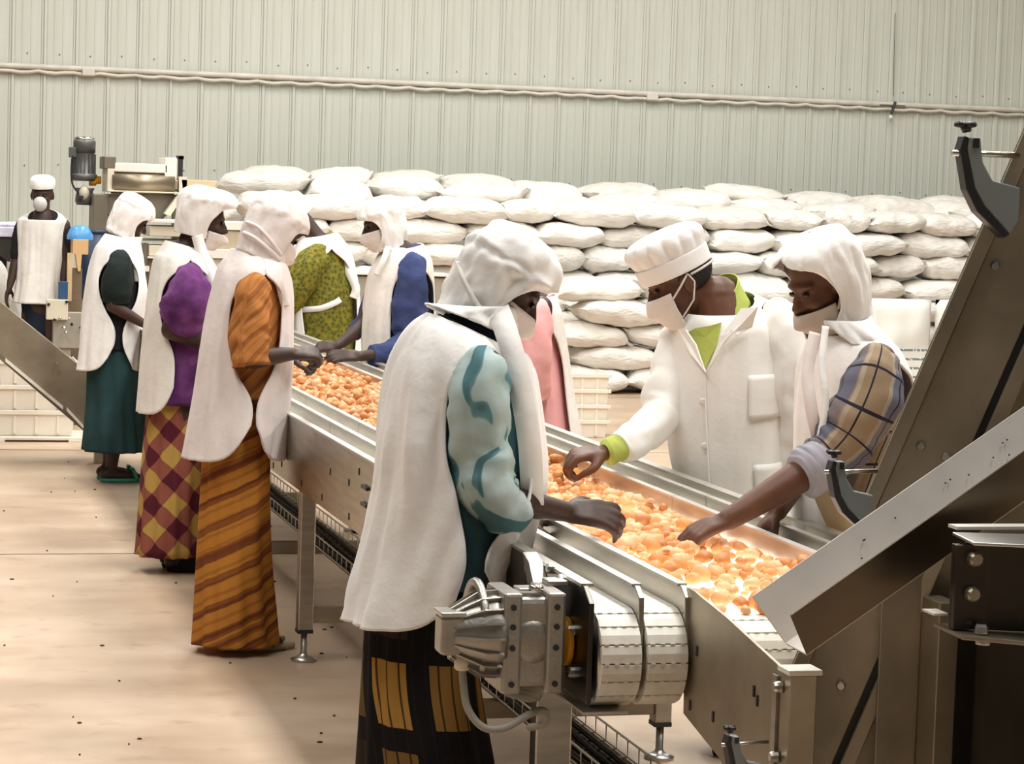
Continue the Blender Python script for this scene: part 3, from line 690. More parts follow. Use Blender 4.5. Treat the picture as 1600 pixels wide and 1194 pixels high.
# white plastic crates
def crate(loc, w, d, h, label, group, foot=False):
    t = thing('plastic_crate', label, 'crate', loc, group); x, y, z = loc
    b = MB()
    th = .012; k = .93
    # tapered open box
    o = [(-w / 2 * k, -d / 2 * k), (w / 2 * k, -d / 2 * k), (w / 2 * k, d / 2 * k), (-w / 2 * k, d / 2 * k)]; u = [(-w / 2, -d / 2), (w / 2, -d / 2), (w / 2, d / 2), (-w / 2, d / 2)]
    vs = [(x + p[0], y + p[1], z + .002) for p in o] + [(x + p[0], y + p[1], z + h) for p in u] + [(x + p[0] * .94, y + p[1] * .94, z + h) for p in u] + [(x + p[0] * .94, y + p[1] * .94, z + .02) for p in o]
    b.add(vs, [(3, 2, 1, 0)] + [(i, (i + 1) % 4, 4 + (i + 1) % 4, 4 + i) for i in range(4)] + [(4 + i, 4 + (i + 1) % 4, 8 + (i + 1) % 4, 8 + i) for i in range(4)] + [(8 + i, 8 + (i + 1) % 4, 12 + (i + 1) % 4, 12 + i) for i in range(4)] + [(12, 13, 14, 15)])
    b.build('body', whitepl, t)
    r = MB()
    for (cx, cy_, sx, sy) in ((0, -d / 2, w + .03, .022), (0, d / 2, w + .03, .022), (-w / 2, 0, .022, d + .03), (w / 2, 0, .022, d + .03)): r.box((x + cx, y + cy_, z + h - .014), (sx, sy, .028))
    r.build('rim', whitepl, t, False, .003)
    for s in (-.28, 0, .28): MB().box((x + s * w, y - d / 2 * .97, z + h * .45), (.018, .016, h * .7)).build('rib', whitepl, t, False, .002)
    return t
for k, nm in enumerate(('lowest', 'second', 'third', 'topmost')):
    crate((4.90, 16.75, k * .11), .40 - .0 * k, .34, .128, 'white plastic crate behind the pink worker, %s of its stack' % nm, 'white crates behind the pink worker')
for k, nm in enumerate(('lowest', 'second', 'topmost')):
    crate((1.05, 16.35, .03 + k * .165), .50, .38, .17, 'white plastic crate under the feed conveyor, %s of its stack' % nm, 'white crates under the feed conveyor')
    crate((.48, 16.3, .03 + k * .165), .52, .38, .17, 'white plastic crate left of the feed conveyor stack, %s of its stack' % nm, 'white crates at the left edge')
pl = thing('plastic_pallet', 'cream pallet carrying the white crates under the feed conveyor', 'pallet', (.8, 16.3, 0))
for k in range(4): MB().box((.8, 16.12 + k * .13, .021), (1.2, .09, .018)).build('board', whitepl, pl, False, .003)
for x in (.3, .8, 1.3): MB().box((x, 16.31, .006), (.09, .5, .012)).build('runner', whitepl, pl)
# ------------------------------------------------------------------ roller mill with upright motor
GY = 18.6
def B(x0, y0, x1, y1, Y=GY, d=.4, dy=0.0):
    p, q = onY(x0, y0, Y), onY(x1, y1, Y); return MB().mm((p.x, Y + dy, min(p.z, q.z)), (q.x, Y + dy + d, max(p.z, q.z)))
def Z(y, x=200, Y=GY): return onY(x, y, Y).z
def Xw(x, y=350, Y=GY): return onY(x, y, Y).x
t = thing('roller_mill', 'cream roller mill with an upright grey motor against the back wall', 'machine', (Xw(210), GY + .3, 0))
mx_ = Xw(134)
mt = MB().lathe((mx_, GY + .25, Z(285)), UP, [(.085, 0), (.1, .02), (.1, .05), (.078, .06), (.078, .22), (.083, .23)], 24).build('motor', motor_m, t, True)
MB().lathe((mx_, GY + .25, Z(285) + .215), UP, [(.084, 0), (.086, .08), (.078, .10)], 24).build('fan_cover', motor_m, mt, True)
MB().lathe((mx_, GY + .25, Z(285) + .305), UP, [(.08, 0), (.079, .022), (.066, .03), (.02, .032)], 24).build('end_cap', bolt_m, mt, True)
for k in range(16):
    a = 2 * math.pi * k / 16; MB().box((mx_ + .082 * math.cos(a), GY + .25 + .082 * math.sin(a), Z(285) + .13), (.014, .006, .15), Matrix.Rotation(a, 3, 'Z')).build('cooling_fin', motor_m, mt)
B(112, 229, 124, 246, GY, .1, .2).build('terminal_box', motor_m, mt, False, .005)
gb = MB().lathe((mx_ + .01, GY + .25, Z(296)), UP, [(.075, 0), (.06, -.03), (.07, -.05), (.075, -.1), (.06, -.13)], 18).build('gearbox', motor_m, t, True)
MB().lathe((mx_ + .04, GY + .25, Z(283)), (1, 0, 0), [(.045, 0), (.045, .05), (.03, .06), (.03, .09)], 14).build('shaft_cap', yellow, gb, True)
MB().tube(smooth_path([(mx_ - .09, GY + .2, Z(245)), (mx_ - .1, GY + .2, Z(265)), (mx_ - .09, GY + .2, Z(290)), (mx_ - .04, GY + .2, Z(305))]), .007, 6).build('motor_cable', dark, t, True)
MB().ball((mx_ + .0, GY + .2, Z(304)), (.04, .04, .06), None, 10, 8).build('junction', paint, t, True)
B(124, 306, 132, 311, GY, .1, .1).build('handle', dark, t)
B(163, 244, 181, 264).build('bearing_block', paint_d, t, False, .006)
B(178, 254, 262, 271, GY, .45).build('top_beam', paint_l, t, False, .008)
MB().lathe((Xw(174), GY + .07, Z(285)), (1, 0, 0), [(.09, 0), (.09, Xw(272) - Xw(174))], 28).build('roller', M('ribbed_roller_steel', (.34, .28, .20), .4, .8, .1), t, True)
B(168, 263, 178, 300).build('end_frame', paint, t, False, .006)
B(258, 246, 276, 281, GY, .45).build('end_frame', paint_l, t, False, .006)
B(262, 281, 278, 296).build('bearing_block', steel_w, t, False, .006)
B(168, 297, 282, 303, GY, .5, -.03).build('table_edge', paint, t, False, .004)
B(282, 244, 288, 276, GY, .06, .1).build('handwheel_post', dark, t)
B(279, 243, 290, 249, GY, .06, .1).build('handwheel', dark, t)
B(268, 248, 275, 252, GY, .06, .1).build('knob', dark, t)
B(280, 276, 292, 300, GY, .3).build('chute_wall', paint, t)
MB().prism([onY(283, 280, GY), onY(341, 283, GY), onY(332, 299, GY), onY(286, 305, GY)], (0, .35, 0)).build('feed_hopper', M('tan_hopper_steel', (.62, .47, .29), .5, 0, .1), t, False, .004)
MB().prism([onY(278, 306, GY - .1), onY(285, 310, GY - .1), onY(266, 338, GY - .1), onY(257, 334, GY - .1)], (0, .12, 0)).build('side_chute', paint, t, False, .004)
MB().prism([onY(146, 303, GY + .05), onY(290, 305, GY + .05), onY(252, 345, GY + .05), onY(176, 345, GY + .05)], (0, .3, 0)).build('lower_hopper', paint_d, t, False, .004)
B(146, 303, 168, 400, GY, .35, .02).build('stand', paint_d, t, False, .006)
MB().mm((Xw(150), GY + .02, 0), (Xw(166), GY + .1, Z(396))).build('leg', paint_d, t)
MB().mm((Xw(270), GY + .02, 0), (Xw(285), GY + .1, Z(310))).build('leg', paint_d, t)
MB().mm((Xw(150), GY + .42, 0), (Xw(166), GY + .5, Z(396))).build('leg', paint_d, t)
# long cream housings below the mill
HY = 18.0
t = thing('screening_machine', 'long cream painted screening machine below the roller mill', 'machine', (onY(300, 500, HY).x, HY + .3, 0))
def Bh(x0, y0, x1, y1, d=.5, dy=0): return B(x0, y0, x1, y1, HY, d, dy)
Bh(232, 343, 420, 353, .6, -.05).build('top_lip', paint_l, t, False, .004)
Bh(234, 353, 420, 374, .5).build('housing', paint, t, False, .006)
Bh(345, 346, 385, 360, .5, -.08).build('cover', paint_l, t, False, .005)
Bh(340, 360, 384, 390, .5, -.06).build('side_box', M('tan_painted_steel', (.50, .41, .29), .5), t, False, .005)
Bh(224, 374, 330, 379, .4, -.02).build('slotted_rail', paint_d, t)
Bh(224, 380, 230, 470, .1).build('upright', paint_d, t)
Bh(232, 383, 258, 400, .3, -.04).build('panel', paint, t, False, .004)
Bh(230, 400, 262, 404, .3, -.06).build('shelf', paint_l, t)
Bh(215, 415, 232, 424, .3, -.05).build('shelf', paint_l, t)
for k in range(7): Bh(219, 430 + k * 6, 226, 433 + k * 6, .05, -.02).build('tooth', bolt_m, t)
Bh(232, 405, 262, 470, .4).build('lower_panel', brownp, t)
Bh(318, 388, 372, 404, .5, -.15).build('outfeed_lip', paint_l, t, False, .006)
Bh(318, 404, 372, 470, .5, -.1).build('outfeed_bin', paint_l, t, False, .006)
for x in (236, 330, 410): MB().mm((onY(x, 500, HY).x, HY + .1, 0), (onY(x, 500, HY).x + .05, HY + .15, onY(x, 404, HY).z)).build('leg', paint_d, t)
# grey steel bin table behind the worker with blue sleeves
t = thing('steel_bin', 'grey steel bin on legs behind the worker with blue sleeves', 'bin', (onY(620, 480, 16.6).x, 16.8, 0))
GB = M('grey_steel_bin', (.40, .37, .31), .45, .4, .1)
B(538, 431, 712, 500, 16.6, .5).build('front_panel', GB, t, False, .006)
B(534, 426, 716, 433, 16.6, .55, -.03).build('rim', paint, t, False, .004)
B(536, 500, 714, 510, 16.6, .55, -.04).build('ledge', paint_l, t, False, .004)
for x in (545, 700): 
    q = onY(x, 500, 16.6); MB().mm((q.x - .03, 16.65, 0), (q.x + .03, 16.71, q.z)).build('leg', GB, t)
B(545, 515, 705, 560, 16.6, .5).build('lower_panel', paint_l, t, False, .006)
# things standing behind the far worker
DY = 17.2
t = thing('cardboard_carton', 'tan cardboard carton under a blue plastic sheet beside the far worker', 'carton', (onY(125, 420, DY).x, DY + .1, 0))
B(114, 374, 138, 398, DY, .2).build('top_box', cardb, t, False, .003)
MB().prism([onY(118, 397, DY), onY(128, 397, DY), onY(126, 424, DY), onY(122, 424, DY)], (0, .1, 0)).build('flap', cardb, t)
bl = MB(); q = onY(125, 372, DY + .1); nrings = []
for i in range(9):
    ph = i / 8 * math.pi / 2
    for j in range(16):
        th = 2 * math.pi * j / 16; rr_ = .09 * math.cos(ph) ** .7 * (1 + .15 * noise.noise(V((math.cos(th) * 2, math.sin(th) * 2, i * .4))))
        bl.v.append(q + V((rr_ * math.cos(th), rr_ * math.sin(th), .10 * math.sin(ph) - .01)))
bl.f = [(i * 16 + j, i * 16 + (j + 1) % 16, (i + 1) * 16 + (j + 1) % 16, (i + 1) * 16 + j) for i in range(8) for j in range(16)]
bl.build('plastic_sheet', bluep, t, True)
B(105, 395, 111, 470, DY, .05, -.05).build('wooden_post', M('pale_wood', (.60, .44, .24), .7), t)
B(111, 420, 128, 470, DY, .2, .02).build('lower_box', brownp, t)
bq = onY(118, 470, DY); MB().mm((bq.x - .06, DY + .02, 0), (bq.x + .08, DY + .2, bq.z)).build('stand', brownp, t)
t = thing('navy_drum', 'dark navy plastic drum half hidden behind the teal-skirted worker', 'drum', (onY(148, 400, 17.6).x, 17.6, 0))
q = onY(148, 360, 17.6); MB().lathe((q.x, 17.6, 0), UP, [(.1, 0), (.105, .02), (.1, .3), (.105, .6), (.1, .9), (.105, q.z - .01)], 20).build('barrel', navy, t, True)
MB().lathe((q.x, 17.6, q.z - .02), UP, [(.108, 0), (.11, .02), (.05, .025)], 20).build('lid', navy, t, True)
t = thing('machine_guard', 'perforated pale steel machine guard beside the far worker', 'guard', (onY(100, 500, 16.9).x, 16.95, 0))
B(73, 468, 106, 500, 16.9, .06).build('plate', paint, t, False, .004)
for x, y in ((76, 476), (104, 472), (85, 500), (112, 507), (126, 512)):
    q = onY(x, y, 16.89); MB().lathe((q.x, 16.893, q.z), (0, -1, 0), [(.011, 0), (.011, .004)], 10).build('hole', blackp, t)
B(84, 488, 130, 545, 16.9, .08, .03).build('lower_plate', GB, t, False, .004)
q = onY(100, 545, 16.9); MB().mm((q.x - .05, 16.95, 0), (q.x + .05, 17.0, q.z)).build('leg', GB, t)
for x, y, r in ((94, 497, .012), (100, 513, .016), (108, 498, .01), (103, 520, .012)): MB().ball(onY(x, y, 16.87), r, None, 10, 6).build('fitting', bolt_m, t, True)
B(92, 440, 106, 468, 16.95, .06).build('blue_box', M('deep_blue_plastic', (.02, .07, .17), .5), t, False, .004)
# at the left edge: dark stand-in for a bent arm, with a pale tray, pale sack below it
t = thing('dark_stand_in', 'dark stand-in for a bent arm with a pale lilac plastic sheet at the left edge', 'bin', (onY(5, 400, 18.2).x, 18.3, 0))
MB().prism([onY(-30, 372, 18.2), onY(36, 372, 18.2), onY(34, 414, 18.2), onY(10, 408, 18.2), onY(-8, 392, 18.2)], (0, .4, 0)).build('body', M('dark_arm_stand_in', (.025, .018, .015), .5), t, False, .005)
B(-30, 353, 34, 371, 18.2, .35, -.02).build('tray', lilac, t, False, .01)
bl = MB()
for k in range(5): bl.ball(onY(-10 + k * 8, 351, 18.3), (.06, .09, .022), None, 10, 6)
bl.build('plastic_sheet', lilac, t, True)
q = onY(0, 400, 18.3); MB().mm((q.x - .05, 18.3, 0), (q.x + .05, 18.4, q.z)).build('leg', dark, t)
o = bpy.data.objects.new('sack', SACKS[3]); COL.objects.link(o); o.location = (onY(-2, 430, 17.9).x, 17.9, .62); o.scale = (1.25, .35, .36); o.rotation_euler = (0, math.pi / 2 - .25, 0)
o2 = o; tag(o, 'tall pale sack standing at the left edge behind the feed conveyor', 'sack')
# ================================================================== PEOPLE
def cloth(name, col, var=.06, relief=.4, scale=7.0, sheen=False):
    m, nt, b = new_mat(name); tc = nd(nt, 'ShaderNodeTexCoord')
    n = nd(nt, 'ShaderNodeTexNoise', Scale=5.0, Detail=4.0); nt.links.new(tc.outputs['Object'], n.inputs['Vector'])
    r = ramp(nt, n.outputs[0], [(.3, tuple(c * (1 - var) for c in col)), (.7, tuple(min(1, c * (1 + var)) for c in col))])
    nt.links.new(r.outputs[0], b.inputs['Base Color']); cloth_relief(nt, b, relief, scale); return m
white_c = cloth('white_cotton', (.86, .835, .81)); cream_c = cloth('cream_cotton', (.78, .745, .69)); pinkw_c = cloth('washed_pinkish_cotton', (.79, .715, .69))
mask_c = cloth('white_mask_fabric', (.72, .655, .61), .05, .2, 25); coat_c = cloth('white_coat_drill', (.88, .87, .83), .04, .3, 6)
black_c = cloth('black_cloth', (.014, .013, .015), .2); darkgrn_c = cloth('dark_green_cloth', (.014, .022, .021), .3); teal_c = cloth('dark_teal_cloth', (.018, .048, .050), .25)
navy_c = cloth('navy_cloth', (.012, .017, .03), .2); pink_c = cloth('pink_cloth', (.80, .40, .39), .06); lime_c = cloth('lime_shirt_cotton', (.42, .48, .11), .1)
blue_c = cloth('blue_cloth', (.045, .062, .16), .3, .4, 14); green_sandal = M('green_sandal_rubber', (.03, .24, .15), .45)
def pat(name): m, nt, b = new_mat(name); cloth_relief(nt, b, .25, 8); return m, nt, b
# purple batik
purple_c, nt, b = pat('purple_batik'); tc = nd(nt, 'ShaderNodeTexCoord'); n = nd(nt, 'ShaderNodeTexNoise', Scale=7.0, Detail=3.0); nt.links.new(tc.outputs['Object'], n.inputs['Vector'])
nt.links.new(ramp(nt, n.outputs[0], [(.32, (.05, .012, .065)), (.48, (.115, .03, .13)), (.62, (.20, .065, .22))]).outputs[0], b.inputs['Base Color'])
# olive and yellow print
olive_c, nt, b = pat('olive_yellow_print'); tc = nd(nt, 'ShaderNodeTexCoord'); n = nd(nt, 'ShaderNodeTexVoronoi', Scale=46.0); nt.links.new(tc.outputs['Object'], n.inputs['Vector'])
n2 = nd(nt, 'ShaderNodeTexNoise', Scale=60.0, Detail=2.0); nt.links.new(tc.outputs['Object'], n2.inputs['Vector'])
nt.links.new(ramp(nt, math_(nt, 'ADD', n.outputs[0], math_(nt, 'MULTIPLY', n2.outputs[0], .4)), [(.30, (.06, .065, .010)), (.62, (.12, .12, .02)), (1.0, (.24, .20, .025))]).outputs[0], b.inputs['Base Color'])
# teal tie-dye
tie_c, nt, b = pat('pale_teal_tie_dye'); uvv = uvmap(nt, (1, .55, 1), .35); n = nd(nt, 'ShaderNodeTexNoise', Scale=11.0, Detail=2.0, Distortion=.9); nt.links.new(uvv, n.inputs['Vector'])
nt.links.new(ramp(nt, n.outputs[0], [(.38, (.075, .17, .19)), (.42, (.13, .26, .28)), (.435, (.38, .49, .485)), (.7, (.47, .55, .53))]).outputs[0], b.inputs['Base Color'])
tealskin_c = cloth('deep_teal_blouse', (.045, .105, .12), .2)
# orange cloth with slanting brown bands
def bands(name, rot, base, dk, p=.085):
    m, nt, b = pat(name); u, v = sepuv(nt, uvmap(nt, (1, 1, 1), rot))
    tc = nd(nt, 'ShaderNodeTexCoord'); nz = nd(nt, 'ShaderNodeTexNoise', Scale=11.0, Detail=2.0); nt.links.new(tc.outputs['Object'], nz.inputs['Vector'])
    v2 = math_(nt, 'ADD', v, math_(nt, 'MULTIPLY', nz.outputs[0], .012))
    s1 = stripe(nt, v2, p, p * .30); s2 = stripe(nt, v2, p * .46, p * .13, .3); s3 = stripe(nt, v2, p * 3.3, p * .35, .15)
    k = math_(nt, 'MINIMUM', math_(nt, 'ADD', math_(nt, 'MULTIPLY', s1, .75), math_(nt, 'ADD', math_(nt, 'MULTIPLY', s2, .35), math_(nt, 'MULTIPLY', s3, .6))), 1.0)
    nt.links.new(mixc(nt, k, base, dk), b.inputs['Base Color']); return m
orange_c = bands('orange_brown_banded_cloth', -.42, (.44, .175, .028), (.15, .042, .012)); orange_s = bands('orange_banded_sleeve', -.75, (.46, .185, .05), (.27, .09, .025), .06)
# checked skirt
check_c, nt, b = pat('yellow_maroon_check'); u, v = sepuv(nt, uvmap(nt, (1, 1, 1), .72))
A = stripe(nt, u, .15, .072); Bq = stripe(nt, v, .15, .072)
c1 = mixc(nt, A, (.42, .26, .065), (.24, .075, .05)); c2 = mixc(nt, A, (.24, .075, .05), (.085, .012, .02)); nt.links.new(mixc(nt, Bq, c1, c2), b.inputs['Base Color'])
# black skirt with tan blocks
block_c, nt, b = pat('black_tan_block_print'); br = nd(nt, 'ShaderNodeTexBrick', Scale=1.0); uvb = uvmap(nt, (1, 1, 1), .06); uvb.node.inputs['Location'].default_value = (0, .21, 0); nt.links.new(uvb, br.inputs['Vector'])
br.offset = .37; br.offset_frequency = 1; br.inputs['Brick Width'].default_value = .15; br.inputs['Row Height'].default_value = .21; br.inputs['Mortar Size'].default_value = .028; br.inputs['Mortar Smooth'].default_value = .0; br.inputs['Bias'].default_value = -.25
br.inputs['Color1'].default_value = (.008, .007, .008, 1); br.inputs['Color2'].default_value = (.62, .33, .07, 1); br.inputs['Mortar'].default_value = (.006, .005, .006, 1)
u, v = sepuv(nt, uvmap(nt, (1, 1, 1), .06)); ln = stripe(nt, u, .032, .005)
nt.links.new(mixc(nt, math_(nt, 'MULTIPLY', ln, .85), br.outputs[0], (.015, .008, .006)), b.inputs['Base Color'])
# plaid shirt
plaid_c, nt, b = pat('tan_grey_plaid'); u, v = sepuv(nt, uvmap(nt, (1, 1, 1), 0))
g1 = stripe(nt, u, .19, .085); g2 = stripe(nt, u, .095, .014, .2); l1 = stripe(nt, v, .085, .006); l2 = stripe(nt, u, .095, .005, .5); w1 = stripe(nt, v, .17, .075)
c = mixc(nt, g1, (.28, .20, .125), (.13, .13, .17)); c = mixc(nt, math_(nt, 'MULTIPLY', w1, .3), c, (.36, .28, .20)); c = mixc(nt, math_(nt, 'MULTIPLY', g2, .6), c, (.42, .36, .29)); c = mixc(nt, math_(nt, 'MAXIMUM', l1, l2), c, (.022, .02, .03))
nt.links.new(c, b.inputs['Base Color'])
def skin_mat(name, col):
    m, nt, b = new_mat(name); tc = nd(nt, 'ShaderNodeTexCoord'); n = nd(nt, 'ShaderNodeTexNoise', Scale=14.0, Detail=4.0); nt.links.new(tc.outputs['Object'], n.inputs['Vector'])
    nt.links.new(ramp(nt, n.outputs[0], [(.3, tuple(c * .82 for c in col)), (.7, tuple(c * 1.15 for c in col))]).outputs[0], b.inputs['Base Color'])
    n2 = nd(nt, 'ShaderNodeTexNoise', Scale=120.0, Detail=2.0); nt.links.new(tc.outputs['Object'], n2.inputs['Vector']); bp = nd(nt, 'ShaderNodeBump', Strength=.12, Distance=.003); nt.links.new(n2.outputs[0], bp.inputs['Height']); nt.links.new(bp.outputs[0], b.inputs['Normal'])
    b.inputs['Roughness'].default_value = .5; b.inputs['Specular IOR Level'].default_value = .35; return m
skin_d = skin_mat('deep_brown_skin', (.050, .025, .017)); skin_m = skin_mat('brown_skin', (.110, .044, .022))
hair_m = M('black_hair', (.008, .007, .007), .7, 0, .2, 60, .5, 180); eye_m = M('dark_eye', (.008, .006, .006), .25); nail_m = M('fingernail', (.24, .13, .09), .4)
def cr(a, t):
    """Catmull-Rom through list a (floats or vectors) at t in [0, len-1]"""
    n = len(a); i = max(0, min(int(t), n - 2)); t -= i
    p0, p1, p2, p3 = a[max(i - 1, 0)], a[i], a[i + 1], a[min(i + 2, n - 1)]
    return (p1 * 2 + (p2 - p0) * t + (p0 * 2 - p1 * 5 + p2 * 4 - p3) * (t * t) + (p1 * 3 - p0 - p2 * 3 + p3) * (t * t * t)) * .5
def hdir(al): a = math.radians(al); return RIGHT * math.cos(a) + AWAY * math.sin(a), RIGHT * math.sin(a) - AWAY * math.cos(a)
HOOD2 = [(.136, .006, .006, -.01, 0), (.130, .05, .06, -.01, 0), (.112, .082, .10, -.008, 0), (.090, .096, .115, -.006, 16), (.062, .103, .120, -.008, 52), (.02, .102, .116, -.010, 66), (-.03, .099, .112, -.010, 72), (-.07, .093, .104, -.008, 66), (-.105, .080, .094, -.006, 48), (-.128, .074, .086, -.008, 26)]
HOOD = [(.136, .006, .006, -.01, 0), (.130, .045, .055, -.01, 0), (.108, .078, .095, -.008, 0), (.070, .097, .116, -.004, 0), (.050, .101, .119, -.004, 20), (.026, .101, .117, -.006, 56), (-.02, .098, .112, -.006, 70), (-.065, .092, .104, -.006, 66), (-.105, .080, .094, -.006, 48), (-.128, .074, .086, -.008, 26)]
class Person:
    def __init__(s, label, d, alpha, pel, skin=skin_d, voxel=.008, seed=1, foot=None):
        s.d = d; s.al = alpha; s.F, s.R = hdir(alpha); s.skin = skin; s.vox = voxel; s.seed = seed
        s.pel = s.pt(*pel); s.k = d / FPX; b = V((s.pel.x, s.pel.y, 0))
        if foot: b = V((foot[0], foot[1], 0))
        s.base = b; s.t = thing('person', label, 'person', tuple(b)); s.body = MB()
    def pt(s, x, y, dd=0): return at(x, y, s.d + dd)
    def rings(s, rows, al=None):
        a_ = math.radians(s.al if al is None else al); C, A, Bb, T = [], [], [], []
        for r in rows:
            y, xl, xr, asp = r[:4]; dd = r[4] if len(r) > 4 else 0; tz = r[5] if len(r) > 5 else 0
            hw = (xr - xl) / 2 * (s.d + dd) / FPX; bb = hw / math.sqrt(math.cos(a_) ** 2 + (asp * math.sin(a_)) ** 2)
            C.append(s.pt((xl + xr) / 2, y, dd)); A.append(asp * bb); Bb.append(bb); T.append(tz)
        return C, A, Bb, T
    def point(s, rg_, t, th, off=0, FR=None):
        C, A, Bb, T = rg_; F, R = FR or (s.F, s.R); c = cr(C, t); a = cr(A, t) + off; b_ = cr(Bb, t) + off
        return c + F * (b_ * math.cos(th)) + R * (a * math.sin(th)) - UP * (cr(T, t) * math.cos(th)), cr(A, t)
    def fold(s, th, t, amp, k, mm):
        return amp * (noise.noise(V((math.cos(th) * k, math.sin(th) * k, t * mm + s.seed * 9.7))) + .5 * noise.noise(V((math.cos(th) * k * 2.3, math.sin(th) * k * 2.3, t * mm * 1.6 + s.seed * 3.1))) + .55 * (.28 - abs(noise.noise(V((math.cos(th) * k * 1.5, math.sin(th) * k * 1.5 + s.seed, t * mm * .9))))))
    def loft(s, name, rows, mat, amp=.008, k=2.2, mm=.35, grow=0.0, nth=56, per=7, off=0, al=None, parent=None, cap=True, pleat=0, start=0.0, end=None, label=None, solid=0):
        rg_ = s.rings(rows, al); FR = hdir(al) if al is not None else None; mb = MB(); n = len(rows) - 1 if end is None else end; N = int(n * per); L = 0; pc = None
        for i in range(N + 1):
            t = start + (n - start) * i / N; c = cr(rg_[0], t); g = 1 + grow * i / N
            if pc is not None: L += (c - pc).length
            pc = c
            for j in range(nth):
                th = 2 * math.pi * j / nth
                o = off + s.fold(th, t, amp * g, k, mm) + pleat * (i / N) * math.cos(th * 11 + 2 * math.sin(th * 2 + s.seed) + t * .3)
                p, a = s.point(rg_, t, th, o, FR); mb.v.append(p); mb.uv[len(mb.v) - 1] = (th * a, L)
        mb.f = [(i * nth + j, i * nth + (j + 1) % nth, (i + 1) * nth + (j + 1) % nth, (i + 1) * nth + j) for i in range(N) for j in range(nth)]
        if cap: mb.f += [tuple(range(nth))[::-1], tuple(N * nth + j for j in range(nth))]
        return mb.build(name, mat, parent or s.t, True, solid=solid, label=label)
    def tabard(s, rows, wf, wb, mat=white_c, sf=None, sb=None, off=.014, amp=.014, hr=.10, name='tabard', k=2.6, mm=.30, rf=8, label=None, al=None):
        rg_ = s.rings(rows, al); FR = hdir(al) if al is not None else None; n = len(rows) - 1; mb = MB(); nt_, ns = 34, n * 8
        for (wl, base, se) in ((wf, 0, sf or n), (wb, math.pi, sb or n)):
            o0 = len(mb.v)
            for i in range(ns + 1):
                for j in range(nt_ + 1):
                    u = -1 + 2 * j / nt_; q = i / ns; sv_ = q * se * (1 - hr * abs(u) ** rf * q)
                    w_ = math.radians(cr(wl, sv_)); th = base + u * w_; g = .25 + .95 * q
                    p, a = s.point(rg_, sv_, th, off + s.fold(th, sv_, amp * g, k, mm) + .012 * q * q, FR); mb.v.append(p); mb.uv[len(mb.v) - 1] = (th * .2, q)
            mb.f += [(o0 + i * (nt_ + 1) + j, o0 + i * (nt_ + 1) + j + 1, o0 + (i + 1) * (nt_ + 1) + j + 1, o0 + (i + 1) * (nt_ + 1) + j) for i in range(ns) for j in range(nt_)]
        return mb.build(name, mat, s.t, True, weld=True, solid=.006, label=label)
    def path(s, j): return [s.pt(*q[:3]) if isinstance(q, tuple) else q for q in j]
    def sleeve(s, j, mat, amp=.006, name='sleeve', n=28, per=9, label=None, cuff=None):
        """j: (x, y, depth offset, radius in pixels)"""
        P = [s.pt(q[0], q[1], q[2]) for q in j]; Rr = [q[3] * (s.d + q[2]) / FPX for q in j]; N = (len(j) - 1) * per; mb = MB(); pts = [cr(P, i / per) for i in range(N + 1)]; rr = [max(.004, cr(Rr, i / per)) for i in range(N + 1)]
        mb.tube(pts, rr, n, True, True); L = len(pts)
        for i in range(L):
            c = pts[i]
            for jj in range(n):
                v = mb.v[i * n + jj]; d_ = (v - c).normalized(); v += d_ * amp * 1.5 * min(1, i / 6) * (noise.noise(V((d_.x * 1.3, d_.y * 1.3 + s.seed, i * .16))) + .5 * noise.noise(V((d_.x * 1.8 + s.seed, d_.z * 1.8, i * .38))))
                mb.v[i * n + jj] = v
        o = mb.build(name, mat, s.t, True, label=label)
        if cuff:
            a = pts[-1]; t_ = (pts[-1] - pts[-3]).normalized(); MB().tube([a - t_ * .035, a - t_ * .03, a + t_ * .004, a + t_ * .006], [rr[-1] * 1.02, rr[-1] * 1.1, rr[-1] * 1.12, rr[-1] * .95], 24).build('cuff', cuff, o, True)
        return o
    def chain(s, pts, rs_, n=14):
        pts = [V(p) for p in pts]; P, Rr = [], []
        for i in range((len(pts) - 1) * 5 + 1): P.append(cr(pts, i / 5)); Rr.append(max(.003, cr(list(rs_), i / 5)))
        s.body.tube(P, Rr, n); s.body.ball(P[0], Rr[0], None, 12, 8); s.body.ball(P[-1], Rr[-1], None, 12, 8)
    def arm(s, sh, elb, wr, r=(.046, .040, .034, .025)):
        a, e, w_ = s.pt(*sh), s.pt(*elb), s.pt(*wr); s.chain([a, a.lerp(e, .5), e], [r[0], r[0] * .95, r[1]]); s.chain([e, e.lerp(w_, .35), w_], [r[1], r[2] * 1.08, r[3]]); return a, e, w_
    def hand(s, W, dirv, back, thumb=1, curl=(.35, .45, .4), size=1.0, spread=.10, tcurl=.3):
        d = V(dirv).normalized(); u = V(back); u = (u - d * u.dot(d)).normalized(); c = d.cross(u) * thumb; z = size
        for i in range(4):
            off = (1.5 - i) * .0195 * z; base = W + d * .01 + c * off * .55; K = W + d * (.088 - .004 * abs(i - 1)) * z + c * off + u * .004
            s.chain([base, base.lerp(K, .5) + u * .004, K], [.0135 * z, .0135 * z, .0112 * z], 10)
            L = (.072, .082, .076, .060)[i] * z; dd_ = (d + c * spread * (1.5 - i) * .5).normalized(); p = K; pts = [K]; ang = 0
            for seg, cu in zip((.46, .30, .26), curl):
                ang += cu * (1 + .1 * i); v = dd_ * math.cos(ang) - u * math.sin(ang); p = p + v * L * seg; pts.append(p)
            s.chain(pts, [.0105 * z, .0098 * z, .0088 * z, .0070 * z], 10)
